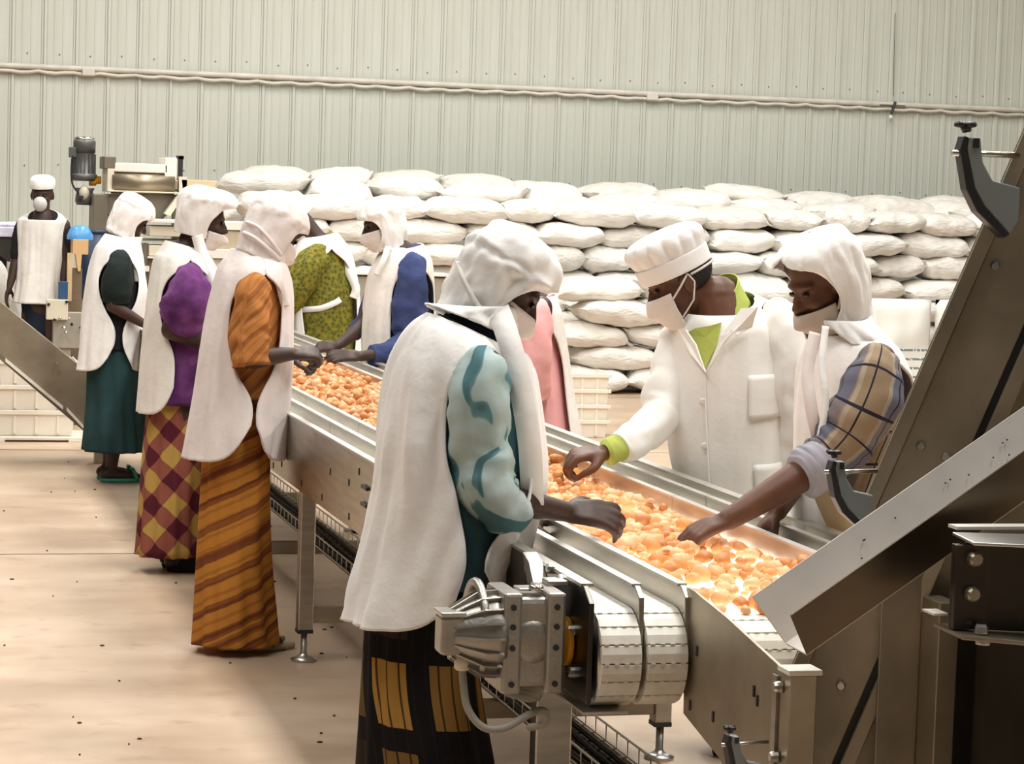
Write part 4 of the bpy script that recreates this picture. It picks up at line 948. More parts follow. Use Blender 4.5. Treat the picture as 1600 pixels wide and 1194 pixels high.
        b0 = W + d * .022 * z + c * .026 * z - u * .004; v = (d * .62 + c * .62 - u * .35).normalized(); p1 = b0 + v * .042 * z; v2 = (d * .85 + c * (.35 - tcurl) - u * .4).normalized(); p2 = p1 + v2 * .032 * z; p3 = p2 + (v2 - u * .2).normalized() * .024 * z
        s.chain([b0, p1, p2, p3], [.0155 * z, .0125 * z, .0105 * z, .0078 * z], 10)
        return p3
    def legs(s, gap=.062, r=(.068, .05, .042, .034), step=(0, 0), foot=True, hipz=None):
        for sg, st in ((1, step[0]), (-1, step[1])):
            h = s.pel + s.R * sg * gap - UP * .04; g = s.base + s.R * sg * gap * 1.05 + s.F * st; k_ = h.lerp(g, .5) + s.F * .03; an = g + UP * .085
            s.chain([h, h.lerp(k_, .5), k_], [r[0], r[0] * .9, r[1]]); s.chain([k_, k_.lerp(an, .4), an], [r[1], r[2] * 1.1, r[3]])
            if foot: s.chain([g - s.F * .035 + UP * .045, g + s.F * .06 + UP * .04, g + s.F * .155 + UP * .026], [.035, .034, .023])
    def torso(s, pts, rs_): s.chain([s.pt(*p) for p in pts], rs_, 16)
    def sethead(s, x, y, dd, al, pitch, roll=0, z=1.0):
        a, p = math.radians(al), math.radians(pitch); f0 = RIGHT * math.cos(a) + AWAY * math.sin(a)
        s.hc = s.pt(x, y, dd); s.hf = f0 * math.cos(p) - UP * math.sin(p); s.hu = f0 * math.sin(p) + UP * math.cos(p); s.hr = s.hf.cross(s.hu); q = Matrix.Rotation(math.radians(roll), 3, s.hf); s.hu = q @ s.hu; s.hr = q @ s.hr; s.hz = z
        s.HM = Matrix((s.hr, s.hf, s.hu)).transposed()
    def hp(s, x, y, z): return s.hc + (s.hr * x + s.hf * y + s.hu * z) * s.hz
    def head(s, neck, nr=.052):
        z = s.hz; B_ = lambda c, r: s.body.ball(s.hp(*c), tuple(q * z for q in r), s.HM, 18, 12)
        B_((0, -.012, .035), (.075, .094, .084)); B_((0, .026, -.02), (.063, .062, .088)); B_((0, .040, -.085), (.046, .043, .034)); B_((0, .068, .02), (.056, .024, .014))
        for sg in (1, -1): B_((sg * .075, -.008, -.012), (.011, .021, .032)); B_((sg * .035, .062, -.03), (.024, .024, .022))
        s.chain([s.hp(0, .083, .006), s.hp(0, .098, -.018), s.hp(0, .104, -.032)], [.009 * z, .012 * z, .0145 * z], 8)
        for sg in (1, -1): B_((sg * .013, .093, -.036), (.009, .01, .008))
        B_((0, .083, -.064), (.023, .012, .0075)); B_((0, .081, -.076), (.021, .012, .008)); B_((0, .072, -.105), (.02, .016, .014))
        n0 = s.hp(0, -.022, -.06); nb = s.pt(*neck); s.chain([n0, n0.lerp(nb, .5), nb], [nr, nr, nr * 1.15], 16)
        for sg in (1, -1): MB().ball(s.hp(sg * .031, .083, .000), (.0135 * z, .006 * z, .0075 * z), s.HM, 12, 8).build('eye', eye_m, s.t, True)
    def headloft(s, name, rows, mat, cape=(), nth=64, per=7, amp=.006, k=3.0, mm=.5, solid=.004, label=None, bulge=None, cape_al=None):
        """rows: (height, lateral r, fore-aft r, forward shift, opening half-angle) in the head's frame; cape: (x, y, depth, lateral r, fore-aft r, opening)"""
        C, L, Fo, O, DF, DR = [], [], [], [], [], []; z = s.hz; cF, cR = hdir(s.al if cape_al is None else cape_al)
        for h, rl, rf, sh, op in rows: C.append(s.hp(0, sh, h)); L.append(rl * z); Fo.append(rf * z); O.append(op); DF.append(s.hf); DR.append(s.hr)
        for q in cape:
            x, y, dd, rl, rf, op = q[:6]; C.append(s.pt(x, y, dd)); L.append(rl); Fo.append(rf); O.append(op); DF.append((cF - UP * (q[6] / rf if len(q) > 6 else 0))); DR.append(cR)
        n = len(C) - 1; N = n * per; mb = MB()
        for i in range(N + 1):
            t = i / per; c, a, f, o, df, dr = cr(C, t), max(.002, cr(L, t)), max(.002, cr(Fo, t)), max(0, cr(O, t)), cr(DF, t), cr(DR, t).normalized()
            o = math.radians(o)
            for j in range(nth + 1):
                th = o + (2 * math.pi - 2 * o) * j / nth; g = min(1, i / per)
                w_ = g * s.fold(th, t, amp, k, mm)
                if bulge: w_ += bulge(th, t)
                mb.v.append(c + df * ((f + w_) * math.cos(th)) + dr * ((a + w_) * math.sin(th)))
        q = nth + 1; mb.f = [(i * q + j, i * q + j + 1, (i + 1) * q + j + 1, (i + 1) * q + j) for i in range(N) for j in range(nth)]
        return mb.build(name, mat, s.t, True, weld=True, solid=solid, label=label)
    def mask(s, mat=mask_c, top=-.026, bot=-.124, loops=True, cone=False, al=72):
        mb = MB(); nu, nv = 22, 12; z = s.hz
        for i in range(nv + 1):
            q = i / nv; h = top + (bot - top) * q
            for j in range(nu + 1):
                th = math.radians(-al + 2 * al * j / nu); nose = .030 * math.exp(-(th / .5) ** 2) * math.exp(-((q - .35) / .33) ** 2); rf = .100 + nose * (1.2 if cone else 1) - .020 * q * q; rl = .080 - .010 * q
                pl_ = .0018 * math.sin(q * 18) * math.cos(th)
                mb.v.append(s.hp(rl * math.sin(th), .0 + (rf + pl_) * math.cos(th), h - .012 * abs(th) * (q - .5)))
        mb.f = [(i * (nu + 1) + j, i * (nu + 1) + j + 1, (i + 1) * (nu + 1) + j + 1, (i + 1) * (nu + 1) + j) for i in range(nv) for j in range(nu)]
        o = mb.build('face_mask', mat, s.t, True, solid=.003)
        if loops:
            for sg in (1, -1):
                e = s.hp(sg * .082, -.012, .018); ar = math.radians(al); a = s.hp(sg * .080 * math.sin(ar), .100 * math.cos(ar), top - .012); a2 = s.hp(sg * .073 * math.sin(ar), .088 * math.cos(ar), bot + .03)
                MB().tube([a, a.lerp(e, .5) + s.hr * sg * .006, e], .0032 * z, 6).build('ear_loop', mat, o, True); MB().tube([e, s.hp(sg * .083, -.022, -.012), s.hp(sg * .078, .0, -.06), a2], .0026 * z, 6).build('ear_loop', mat, o, True)
        return o
    def hs(s, th, h, off=.006, rows=None):
        """a point on the head cover at an azimuth (degrees from the face to the right hand) and a height"""
        R_ = rows or HOOD; th = math.radians(th)
        for a, b in zip(R_, R_[1:]):
            if a[0] >= h >= b[0]:
                k = (a[0] - h) / (a[0] - b[0]); rl, rf, sh = [a[i] + (b[i] - a[i]) * k for i in (1, 2, 3)]; return s.hp((rl + off) * math.sin(th), sh + (rf + off) * math.cos(th), h)
        return s.hp(0, 0, h)
    def headtie(s, pts, w_=.011, mat=None, off=.014): return s.ribbon([s.hs(a, h, off) for a, h in pts], w_, mat or cream_c, 'tie', .003)
    def ribbon(s, pts, w_, mat=white_c, name='tie', th=.003, sideways=None):
        P = smooth_path([s.pt(*q) if isinstance(q, tuple) else q for q in pts], 8); mb = MB(); 
        for i, p in enumerate(P):
            t_ = (P[min(i + 1, len(P) - 1)] - P[max(i - 1, 0)]).normalized(); sd = V(sideways) if sideways is not None else t_.cross(FWD); sd = (sd - t_ * sd.dot(t_)).normalized()
            mb.v += [p - sd * w_ / 2, p + sd * w_ / 2]
        mb.f = [(2 * i, 2 * i + 1, 2 * i + 3, 2 * i + 2) for i in range(len(P) - 1)]
        return mb.build(name, mat, s.t, True, solid=th)
    def finish(s):
        me = s.body.mesh('tmp'); o = bpy.data.objects.new('tmp', me); COL.objects.link(o)
        md = o.modifiers.new('r', 'REMESH'); md.mode = 'VOXEL'; md.voxel_size = s.vox; sm_ = o.modifiers.new('s', 'SMOOTH'); sm_.factor = .5; sm_.iterations = 5
        dg = bpy.context.evaluated_depsgraph_get(); ev = o.evaluated_get(dg); m2 = bpy.data.meshes.new_from_object(ev); bpy.data.objects.remove(o)
        m2.name = 'body'; off = root_loc(s.t)
        m2.transform(Matrix.Translation(-off)); m2.polygons.foreach_set('use_smooth', [True] * len(m2.polygons)); m2.materials.clear(); m2.materials.append(s.skin)
        b = bpy.data.objects.new('body', m2); COL.objects.link(b); b.parent = s.t; return b
    def shoe(s, sg, st, mat, gap=.062, name='shoe', sandal=False):
        g = s.base + s.R * sg * gap * 1.05 + s.F * st; mb = MB(); n = 20; top = .02 if sandal else .075
        for h, k_ in ((.001, .97), (.012, 1.0), (.022 if sandal else .045, .98), (.024 if sandal else .08, .72)):
            for j in range(n):
                a = 2 * math.pi * j / n; mb.v.append(g + s.F * (.06 + .145 * k_ * math.cos(a) * (1 if sandal else 1)) + s.R * (.05 * k_ * math.sin(a)) + UP * h)
        mb.f = [(i * n + j, i * n + (j + 1) % n, (i + 1) * n + (j + 1) % n, (i + 1) * n + j) for i in range(3) for j in range(n)] + [tuple(range(n))[::-1], tuple(3 * n + j for j in range(n))]
        o = mb.build(name, mat, s.t, True)
        if sandal:
            MB().tube([g + s.F * .12 + s.R * .05 + UP * .02, g + s.F * .1 + s.R * .03 + UP * .075, g + s.F * .1 - s.R * .03 + UP * .075, g + s.F * .12 - s.R * .05 + UP * .02], .011, 8).build('strap', mat, o, True)
        return o
def surf(s, rows, x, y, off=.004, al=None, fold=None):
    """point of a draped surface that the survey sees at x, y"""
    rg_ = s.rings(rows, al); ys = [r[0] for r in rows]; i = max(0, min(len(ys) - 2, sum(1 for q in ys[1:-1] if q <= y))); t = i + (y - ys[i]) / (ys[i + 1] - ys[i])
    F, R = hdir(s.al if al is None else al); a, b_ = cr(rg_[1], t) + off, cr(rg_[2], t) + off; c = cr(rg_[0], t)
    A_, B_ = b_ * F.dot(RIGHT), a * R.dot(RIGHT); hw = math.hypot(A_, B_); ph = math.atan2(B_, A_); w_ = s.pt(x, y) - s.pt((rows[0][1] + rows[0][2]) / 2, y)
    u = max(-.999, min(.999, (s.pt(x, y) - c).dot(RIGHT) / hw)); best = None
    for sg in (1, -1):
        th = ph + sg * math.acos(u); fo = s.fold(th, t, *fold) if fold else 0; p = F * (fo * math.cos(th)) + R * (fo * math.sin(th)) + c + F * (b_ * math.cos(th)) + R * (a * math.sin(th))
        if best is None or p.dot(AWAY) < best.dot(AWAY): best = p
    best = best - AWAY * off * .5; best.z = s.pt(x, y).z
    return best
def patch(s, rows, pts, mat, name, off=.012, th=.004, parent=None, n=1, fold=None):
    if len(pts) == 4:
        mb = MB(); m_ = 8
        for i in range(m_ + 1):
            for j in range(m_ + 1):
                u, v = i / m_, j / m_; x, y = [pts[0][q] * (1 - u) * (1 - v) + pts[1][q] * u * (1 - v) + pts[2][q] * u * v + pts[3][q] * (1 - u) * v for q in (0, 1)]; mb.v.append(surf(s, rows, x, y, off, None, fold))
        mb.f = [(i * (m_ + 1) + j, (i + 1) * (m_ + 1) + j, (i + 1) * (m_ + 1) + j + 1, i * (m_ + 1) + j + 1) for i in range(m_) for j in range(m_)]
        return mb.build(name, mat, parent or s.t, True, solid=th)
    P = [surf(s, rows, x, y, off, None, fold) for x, y in pts]; c = sum(P, V()) / len(P); mb = MB(); k = len(P)
    vs = P + [c]; mb.add(vs, [(i, (i + 1) % k, k) for i in range(k)]); return mb.build(name, mat, parent or s.t, False, solid=th)
# ------------------------------------------------------------------ woman in the foreground, pale teal tie-dye sleeves
p = Person('person in white tabard, teal tie-dye sleeves and black block-print skirt beside the gear motor', 5.9, 18, (665, 900, 0), skin_d, .0065, 1)
rows = [(520, 676, 786, 1.2, 0, .045), (528, 654, 796, 1.35, 0, .03), (548, 634, 808, 1.35, 0, .01), (590, 620, 818, 1.3), (680, 608, 826, 1.2), (760, 597, 828, 1.15), (850, 578, 803, 1.15), (915, 564, 786, 1.15), (968, 556, 778, 1.15)]
p.tabard(rows, [90, 90, 89, 58, 52, 58, 76, 74, 70], [90, 90, 89, 62, 60, 72, 87, 87, 87], white_c, sf=7.0, amp=.034, hr=.13, rf=5)
p.loft('blouse', rows[:8], tealskin_c, .006, off=-.012, end=6.8)
p.loft('collar', [(484, 715, 775, 1.1, 0, .02), (500, 700, 782, 1.15, 0, .02), (520, 680, 792, 1.2, 0, .02)], navy_c, .002, cap=False, solid=.004)
p.loft('skirt', [(880, 572, 765, 1.0), (960, 568, 745, 1.0), (1060, 562, 748, .98), (1194, 555, 768, .98), (1320, 550, 780, .98), (1418, 548, 786, .98)], block_c, .010, 2.0, .25, pleat=.012)
p.sleeve([(757, 556, -.16, 22), (753, 580, -.19, 41), (748, 640, -.20, 48), (750, 705, -.18, 49), (764, 765, -.18, 49), (790, 795, -.16, 41), (808, 798, -.13, 34)], tie_c, .010)
p.sethead(788, 446, .03, 2, 34); p.head((735, 520, 0)); p.arm((757, 572, -.18), (770, 778, -.20), (886, 800, .0)); w_ = p.pt(886, 800, .0)
p.hand(w_, RIGHT * .92 + AWAY * .25 - UP * .10, UP - AWAY * .95, -1, (.30, .50, .40), 1.12, .32)
p.arm((690, 575, .2), (735, 790, .25), (812, 812, .36)); p.hand(p.pt(812, 812, .36), RIGHT * .9 + AWAY * .2 - UP * .12, UP, 1, (.5, .8, .5))
p.torso([(735, 525), (718, 600), (712, 700), (690, 800), (665, 900)], [.07, .1, .1, .09, .1]); p.legs(); p.finish()
hd = p.headloft('head_cover', [(h * 1.04, a * 1.02, f * 1.03, q - .006, o) for h, a, f, q, o in HOOD], white_c, [(752, 478, 0, .082, .082, 10, .0), (742, 490, 0, .105, .100, 14, .02), (737, 506, 0, .120, .110, 20, .045)], amp=.012, mm=.8)
p.mask(mask_c)
p.headtie([(165, -.02), (140, -.04), (112, -.065), (85, -.085), (62, -.10)])
p.ribbon([(776, 478, -.05), (788, 510, -.13), (803, 560, -.17), (818, 630, -.18), (828, 700, -.17), (832, 790, -.12)], .055, white_c, 'hood_flap')
for sg in (1, -1): p.shoe(sg, 0, black_c)
# ------------------------------------------------------------------ worker in orange banded cloth
p = Person('person in white tabard, orange sleeves and orange brown diagonally banded skirt', 8.95, 22, (372, 610, 0), skin_d, .008, 2)
rows = [(398, 368, 428, 1.2, 0, .02), (411, 353, 440, 1.35), (427, 344, 446, 1.35), (455, 336, 450, 1.3), (500, 328, 450, 1.2), (560, 320, 447, 1.1), (620, 312, 440, 1.1), (670, 306, 436, 1.1), (716, 300, 432, 1.1)]
p.tabard(rows, [90, 90, 89, 60, 58, 66, 86, 86, 84], [90, 90, 89, 48, 44, 56, 86, 87, 87], pinkw_c, amp=.018, hr=.16, rf=5)
p.loft('blouse', rows[:7], orange_s, .006, off=-.012)
p.loft('skirt', [(560, 326, 430, 1.0), (585, 324, 428, 1.0), (680, 319, 424, .98), (780, 314, 422, .95), (880, 308, 424, .95), (960, 304, 430, .95), (1004, 301, 434, .95)], orange_c, .008, 1.6, .2, pleat=.010)
p.sleeve([(403, 436, -.14, 13), (398, 452, -.17, 25), (393, 490, -.18, 32), (389, 530, -.19, 32), (392, 572, -.20, 31)], orange_s, .009)
p.sethead(428, 362, 0, 35, 28); p.head((398, 405, 0)); p.arm((403, 446, -.13), (393, 560, -.20), (456, 553, -.13)); p.hand(p.pt(456, 553, -.13), RIGHT * .9 + AWAY * .35 - UP * .02, UP - AWAY * .6, -1, (.9, 1.1, .7), 1.1)
p.arm((370, 450, .17), (390, 575, .22), (450, 558, .25)); p.hand(p.pt(450, 558, .25), RIGHT * .9 - UP * .1, UP, 1, (.9, 1.0, .6))
p.torso([(398, 410), (390, 470), (385, 540), (372, 610)], [.07, .1, .095, .1]); p.legs(); p.finish()
p.headloft('head_cover', HOOD, pinkw_c, [(412, 398, 0, .092, .088, 16), (402, 410, 0, .115, .10, 22)], amp=.008); p.mask(pinkw_c)
p.headtie([(170, -.03), (140, -.035), (110, -.06), (75, -.085)], .014, pinkw_c); p.headtie([(170, -.07), (140, -.075), (105, -.09), (70, -.10)], .016, pinkw_c)
p.ribbon([(432, 412, -.09), (436, 440, -.12), (446, 480, -.10)], .03, pinkw_c, 'hood_flap')
for sg in (1, -1): p.shoe(sg, .02, M('tan_sandal', (.35, .28, .18), .6), name='sandal', sandal=True)
# ------------------------------------------------------------------ worker in purple
p = Person('person in white tabard, purple puffed sleeve and yellow maroon checked skirt', 10.75, 18, (282, 590, 0), skin_d, .008, 3)
rows = [(384, 264, 308, 1.2, 0, .02), (393, 254, 318, 1.35), (406, 246, 328, 1.35), (440, 239, 340, 1.3), (490, 233, 345, 1.2), (550, 229, 342, 1.1), (600, 228, 335, 1.1), (645, 226, 330, 1.1)]
p.tabard(rows, [90, 90, 89, 52, 48, 54, 66, 66], [90, 90, 89, 46, 42, 66, 70, 70], cream_c, amp=.014, hr=.14, rf=5)
p.loft('blouse', rows, purple_c, .006, off=-.014, end=6.6)
p.loft('skirt', [(590, 238, 318, 1.0), (650, 231, 320, 1.0), (750, 222, 318, 1.0), (866, 212, 317, 1.0)], check_c, .010, 1.8, .3, pleat=.012)
p.sleeve([(300, 418, -.14, 10), (298, 434, -.18, 25), (293, 468, -.2, 38), (286, 498, -.18, 36), (278, 516, -.15, 22)], purple_c, .012)
p.sethead(317, 342, 0, 10, 12, 0, 1.04); p.head((290, 392, 0)); p.arm((300, 425, -.14), (266, 516, -.21), (334, 536, -.15), (.046, .042, .04, .03)); p.hand(p.pt(334, 536, -.15), RIGHT + AWAY * .3, UP, -1)
p.arm((285, 430, .17), (300, 530, .2), (352, 545, .2)); p.hand(p.pt(352, 545, .2), RIGHT, UP, 1)
p.torso([(290, 395), (288, 460), (285, 530), (282, 590)], [.07, .1, .095, .1]); p.legs(); p.finish()
p.headloft('head_cover', [(.138, .006, .006, .01, 0), (.134, .05, .065, .012, 0), (.112, .085, .108, .012, 0), (.086, .104, .126, .010, 14), (.060, .104, .124, .004, 50), (.01, .100, .114, -.004, 68), (-.035, .094, .104, -.006, 72), (-.08, .086, .094, -.008, 66)], white_c, amp=.010)
p.mask(mask_c, -.05, -.118); p.ribbon([(308, 368, -.09), (314, 390, -.10), (322, 408, -.12), (333, 440, -.14), (345, 470, -.12)], .05, white_c, 'hood_flap')
for sg in (1, -1): p.shoe(sg, .03, black_c)
# ------------------------------------------------------------------ worker in the dark teal skirt
p = Person('person in white tabard, black sleeves, dark teal skirt and green sandals', 13.9, 18, (175, 545, 0), skin_d, .009, 4)
rows = [(371, 168, 205, 1.2, 0, .02), (378, 159, 213, 1.35), (390, 151, 217, 1.35), (420, 143, 221, 1.3), (460, 138, 224, 1.2), (510, 132, 220, 1.1), (545, 129, 216, 1.1), (578, 126, 212, 1.1)]
p.tabard(rows, [90, 90, 89, 54, 54, 78, 74, 66], [90, 90, 89, 48, 50, 84, 86, 86], white_c, amp=.020, hr=.18, rf=5)
p.loft('blouse', rows[:7], black_c, .005, off=-.012)
p.loft('skirt', [(530, 138, 214, 1.0), (600, 136, 220, 1.0), (650, 134, 224, 1.0), (704, 131, 228, 1.0)], teal_c, .010, 2.0, .3, pleat=.014)
p.sleeve([(188, 396, -.13, 8), (187, 408, -.17, 18), (184, 440, -.18, 25), (181, 472, -.16, 21)], darkgrn_c, .007)
p.sethead(206, 341, 0, 22, 30); p.head((188, 378, 0)); p.arm((188, 402, -.13), (176, 478, -.2), (228, 508, -.14)); p.hand(p.pt(228, 508, -.14), RIGHT + AWAY * .3, UP, -1)
p.arm((172, 402, .17), (185, 490, .2), (232, 515, .2)); p.hand(p.pt(232, 515, .2), RIGHT, UP, 1)
p.torso([(188, 380), (183, 430), (178, 490), (175, 545)], [.07, .1, .095, .1]); p.legs(); p.finish()
p.headloft('head_cover', HOOD, white_c, [(198, 370, 0, .088, .086, 14), (194, 379, 0, .10, .09, 18)], amp=.010)
p.ribbon([(213, 375, -.08), (213, 400, -.1), (216, 440, -.10)], .05, white_c, 'hood_flap')
for sg in (1, -1): p.shoe(sg, .02, green_sandal, name='sandal', sandal=True)
# ------------------------------------------------------------------ far worker facing the camera
p = Person('person in white cap, dust mask and white tabard facing forward at far left', 17.2, 271, (62, 480, 0), skin_d, .009, 5)
rows = [(339, 47, 87, 1.2, 0, .06), (340, 40, 95, 1.45, 0, .04), (345, 33, 101, 1.6), (365, 33, 98, 1.5), (400, 34, 95, 1.5), (440, 32, 93, 1.4), (474, 26, 93, 1.4)]
p.tabard(rows, [90, 90, 89, 76, 76, 80, 82], [90, 90, 89, 76, 76, 80, 82], cream_c, amp=.020, hr=.02)
p.loft('shirt', rows, black_c, .004, off=-.012, end=5.6)
p.loft('trousers', [(455, 32, 80, 1.2), (510, 36, 80, 1.2), (600, 40, 78, 1.2), (672, 40, 76, 1.2)], navy_c, .006)
p.sleeve([(34, 347, 0, 7), (29, 362, 0, 9), (27, 385, 0, 10), (25, 405, 0, 9)], black_c, .003); p.sleeve([(100, 347, 0, 7), (103, 362, 0, 9), (103, 385, 0, 9), (102, 408, 0, 8)], black_c, .003)
p.sethead(66, 304, 0, 271, 6); p.head((66, 335, 0)); p.arm((34, 352, 0), (25, 408, 0), (15, 448, -.05)); p.hand(p.pt(15, 448, -.05), -UP - RIGHT * .2, -RIGHT, 1, (.2, .3, .3))
p.arm((100, 352, 0), (102, 410, 0), (99, 442, -.05)); p.hand(p.pt(99, 442, -.05), -UP, RIGHT, -1, (.3, .4, .3))
p.torso([(66, 340), (65, 400), (62, 480)], [.07, .1, .1]); p.legs(); p.finish()
p.headloft('cap', [(.136, .006, .006, -.01, 0), (.132, .05, .06, -.01, 0), (.112, .08, .10, -.01, 0), (.08, .087, .108, -.006, 0), (.05, .084, .106, -.004, 0), (.046, .081, .103, -.004, 0)], white_c, amp=.004); MB().ball(p.hp(0, .088, -.058), (.050, .044, .054), p.HM, 18, 12).build('dust_mask', M('grey_white_mask', (.58, .57, .55), .7), p.t, True)
for sg in (1, -1): p.shoe(sg, .02, black_c)
# ------------------------------------------------------------------ worker in olive and yellow print
p = Person('person in olive and yellow printed dress with white tabard straps, bending over the belt', 14.8, 200, (505, 540, 0), skin_d, .009, 6)
rows = [(367, 486, 522, 1.2, 0, .02), (375, 474, 534, 1.35), (388, 464, 543, 1.35), (420, 456, 551, 1.3), (470, 450, 556, 1.2), (530, 452, 558, 1.1), (600, 452, 560, 1.1), (715, 450, 566, 1.1)]
p.tabard(rows[:7], [90, 90, 89, 44, 40, 46, 56], [90, 90, 89, 50, 42, 48, 60], white_c, amp=.016, hr=.1)
p.loft('dress', rows, olive_c, .008, off=-.010)
p.sleeve([(508, 388, -.13, 10), (496, 402, -.18, 22), (474, 434, -.2, 29), (454, 466, -.18, 25), (440, 482, -.15, 17)], olive_c, .010)
p.sethead(462, 338, -.02, 196, 42); p.head((500, 378, 0)); p.arm((505, 395, -.12), (448, 478, -.17), (405, 505, -.28)); p.hand(p.pt(405, 505, -.28), -RIGHT - UP * .2, UP, 1)
p.arm((490, 400, .15), (450, 480, .15), (410, 510, .1)); p.hand(p.pt(410, 510, .1), -RIGHT - UP * .2, UP, -1)
p.torso([(500, 380), (503, 430), (505, 540)], [.07, .1, .1]); p.legs(); p.finish()
p.headloft('head_cover', HOOD[:7], white_c, amp=.010)
p.ribbon([(470, 484, -.19), (500, 482, -.23), (522, 474, -.22), (532, 468, -.2)], .035, white_c)
p.ribbon([(532, 400, -.12), (545, 425, -.14), (556, 450, -.14), (552, 466, -.14)], .05, white_c, 'hood_flap')
for sg in (1, -1): p.shoe(sg, 0, black_c)
# ------------------------------------------------------------------ worker with blue sleeves
p = Person('person in white tabard with long blue sleeves reaching across the far belt', 12.1, 205, (625, 590, 0), skin_d, .008, 7)
rows = [(386, 616, 656, 1.2, 0, .02), (394, 602, 664, 1.35), (408, 591, 670, 1.35), (440, 579, 673, 1.3), (500, 571, 675, 1.2), (560, 572, 676, 1.1), (640, 573, 678, 1.1), (700, 574, 680, 1.1)]
p.tabard(rows, [90, 90, 89, 54, 52, 54, 60, 60], [90, 90, 89, 48, 44, 46, 60, 60], cream_c, amp=.014, hr=.1)
p.loft('shirt', rows[:7], blue_c, .005, off=-.012)
p.loft('skirt', [(600, 578, 672, 1.0), (700, 576, 676, 1.0), (800, 574, 680, 1.0)], black_c, .008, pleat=.008)
p.sleeve([(645, 401, -.14, 9), (645, 416, -.18, 22), (642, 455, -.19, 26), (641, 500, -.18, 27), (638, 536, -.19, 27), (612, 553, -.28, 23), (580, 557, -.36, 16)], blue_c, .010)
p.sleeve([(600, 420, .15, 14), (582, 470, .15, 16), (566, 506, .12, 14), (550, 524, .1, 12)], blue_c, .006)
p.sethead(597, 350, -.02, 194, 16); p.head((626, 392, 0)); p.arm((645, 408, -.13), (644, 546, -.19), (562, 557, -.42)); p.hand(p.pt(562, 557, -.42), -RIGHT - UP * .02, UP - AWAY * .8, 1, (.25, .3, .2), 1.1, .25)
p.arm((600, 420, .15), (568, 510, .02), (527, 541, -.12)); p.hand(p.pt(527, 541, -.12), -RIGHT - UP * .12, UP - AWAY * .8, -1, (.6, .8, .4), 1.05)
p.torso([(626, 395), (624, 450), (622, 520), (625, 590)], [.07, .1, .095, .1]); p.legs(); p.finish()
p.headloft('head_cover', HOOD, white_c, [(614, 388, 0, .088, .088, 26), (622, 400, 0, .10, .09, 34)], amp=.010); p.mask(mask_c)
p.ribbon([(606, 385, -.09), (600, 405, -.15), (588, 430, -.16)], .03, cream_c)
for sg in (1, -1): p.shoe(sg, 0, black_c)
# ------------------------------------------------------------------ worker in pink
p = Person('person in pink sleeves and white tabard, mostly hidden behind the tie-dye worker', 9.77, 197, (845, 680, 0), skin_d, .008, 8)
rows = [(466, 818, 864, 1.2, 0, .02), (478, 804, 868, 1.35), (492, 797, 872, 1.35), (550, 792, 880, 1.2), (620, 790, 888, 1.15), (680, 790, 897, 1.1), (760, 792, 902, 1.1)]
p.tabard(rows, [90, 90, 89, 46, 44, 50, 60], [90, 90, 89, 56, 54, 60, 66], cream_c, amp=.010, hr=.08)
p.loft('blouse', rows[:6], pink_c, .006, off=-.010)
p.loft('skirt', [(690, 796, 892, 1.0), (800, 794, 896, 1.0), (940, 790, 900, 1.0)], black_c, .008, pleat=.008)
p.sleeve([(846, 472, -.14, 8), (842, 492, -.18, 20), (836, 540, -.2, 27), (832, 590, -.18, 30), (834, 620, -.15, 26)], pink_c, .008)
p.sleeve([(846, 590, .0, 16), (846, 625, .0, 18), (838, 655, .0, 15)], pink_c, .006)
p.sethead(770, 416, -.02, 196, 45); p.head((838, 475, 0)); p.arm((846, 480, -.13), (833, 618, -.17), (760, 655, -.28)); p.hand(p.pt(760, 655, -.28), -RIGHT - UP * .1, UP, 1)
p.arm((830, 490, .15), (842, 640, .05), (770, 665, .05)); p.hand(p.pt(770, 665, .05), -RIGHT - UP * .1, UP, -1)
p.torso([(838, 480), (840, 560), (845, 680)], [.07, .1, .1]); p.legs(); p.finish()
p.headloft('head_cover', HOOD, pinkw_c, amp=.008); p.mask(mask_c)
for sg in (1, -1): p.shoe(sg, 0, black_c)
# ------------------------------------------------------------------ man in white coat and pleated cap
p = Person('person in white lab coat, pleated white cap and mask over a lime shirt', 7.55, 222, (1150, 760, 0), skin_m, .0065, 9, (2.74, 7.02))
rows = [(482, 1074, 1178, 1.1, 0, .055), (480, 1066, 1194, 1.3, 0, .035), (487, 1060, 1218, 1.35, 0, .015), (515, 1049, 1232, 1.35), (570, 1041, 1240, 1.3), (640, 1042, 1240, 1.25), (710, 1050, 1241, 1.2), (790, 1062, 1244, 1.15), (900, 1064, 1250, 1.1), (980, 1064, 1254, 1.1)]
ct = p.loft('lab_coat', rows, coat_c, .010, 2.4, .45, cap=False, solid=.006)
p.loft('trousers', [(900, 1080, 1238, 1.1), (1000, 1085, 1234, 1.1), (1130, 1090, 1226, 1.1)], M('grey_trousers', (.08, .08, .09), .8), .006)
p.sleeve([(1208, 478, -.10, 18), (1222, 504, -.14, 33), (1234, 575, -.16, 33), (1241, 650, -.15, 31), (1240, 720, -.12, 30), (1236, 790, -.08, 27)], coat_c, .010)
p.sleeve([(1082, 496, .08, 24), (1064, 540, .05, 36), (1046, 600, .0, 36), (1030, 648, -.05, 33), (998, 682, -.15, 28), (968, 700, -.2, 24)], coat_c, .010)
p.sleeve([(978, 694, -.18, 22), (962, 703, -.21, 22), (948, 707, -.225, 22)], lime_c, .003, 'shirt_cuff')
p.sethead(1060, 437, -.02, 192, 26, 0, 1.06); p.head((1118, 474, 0), .05); p.arm((1080, 505, .07), (1030, 650, -.05), (945, 708, -.22)); p.hand(p.pt(945, 708, -.22), -RIGHT * .9 - AWAY * .25 - UP * .12, UP - AWAY * .25, -1, (.75, .9, .5), 1.12, .1, .45)
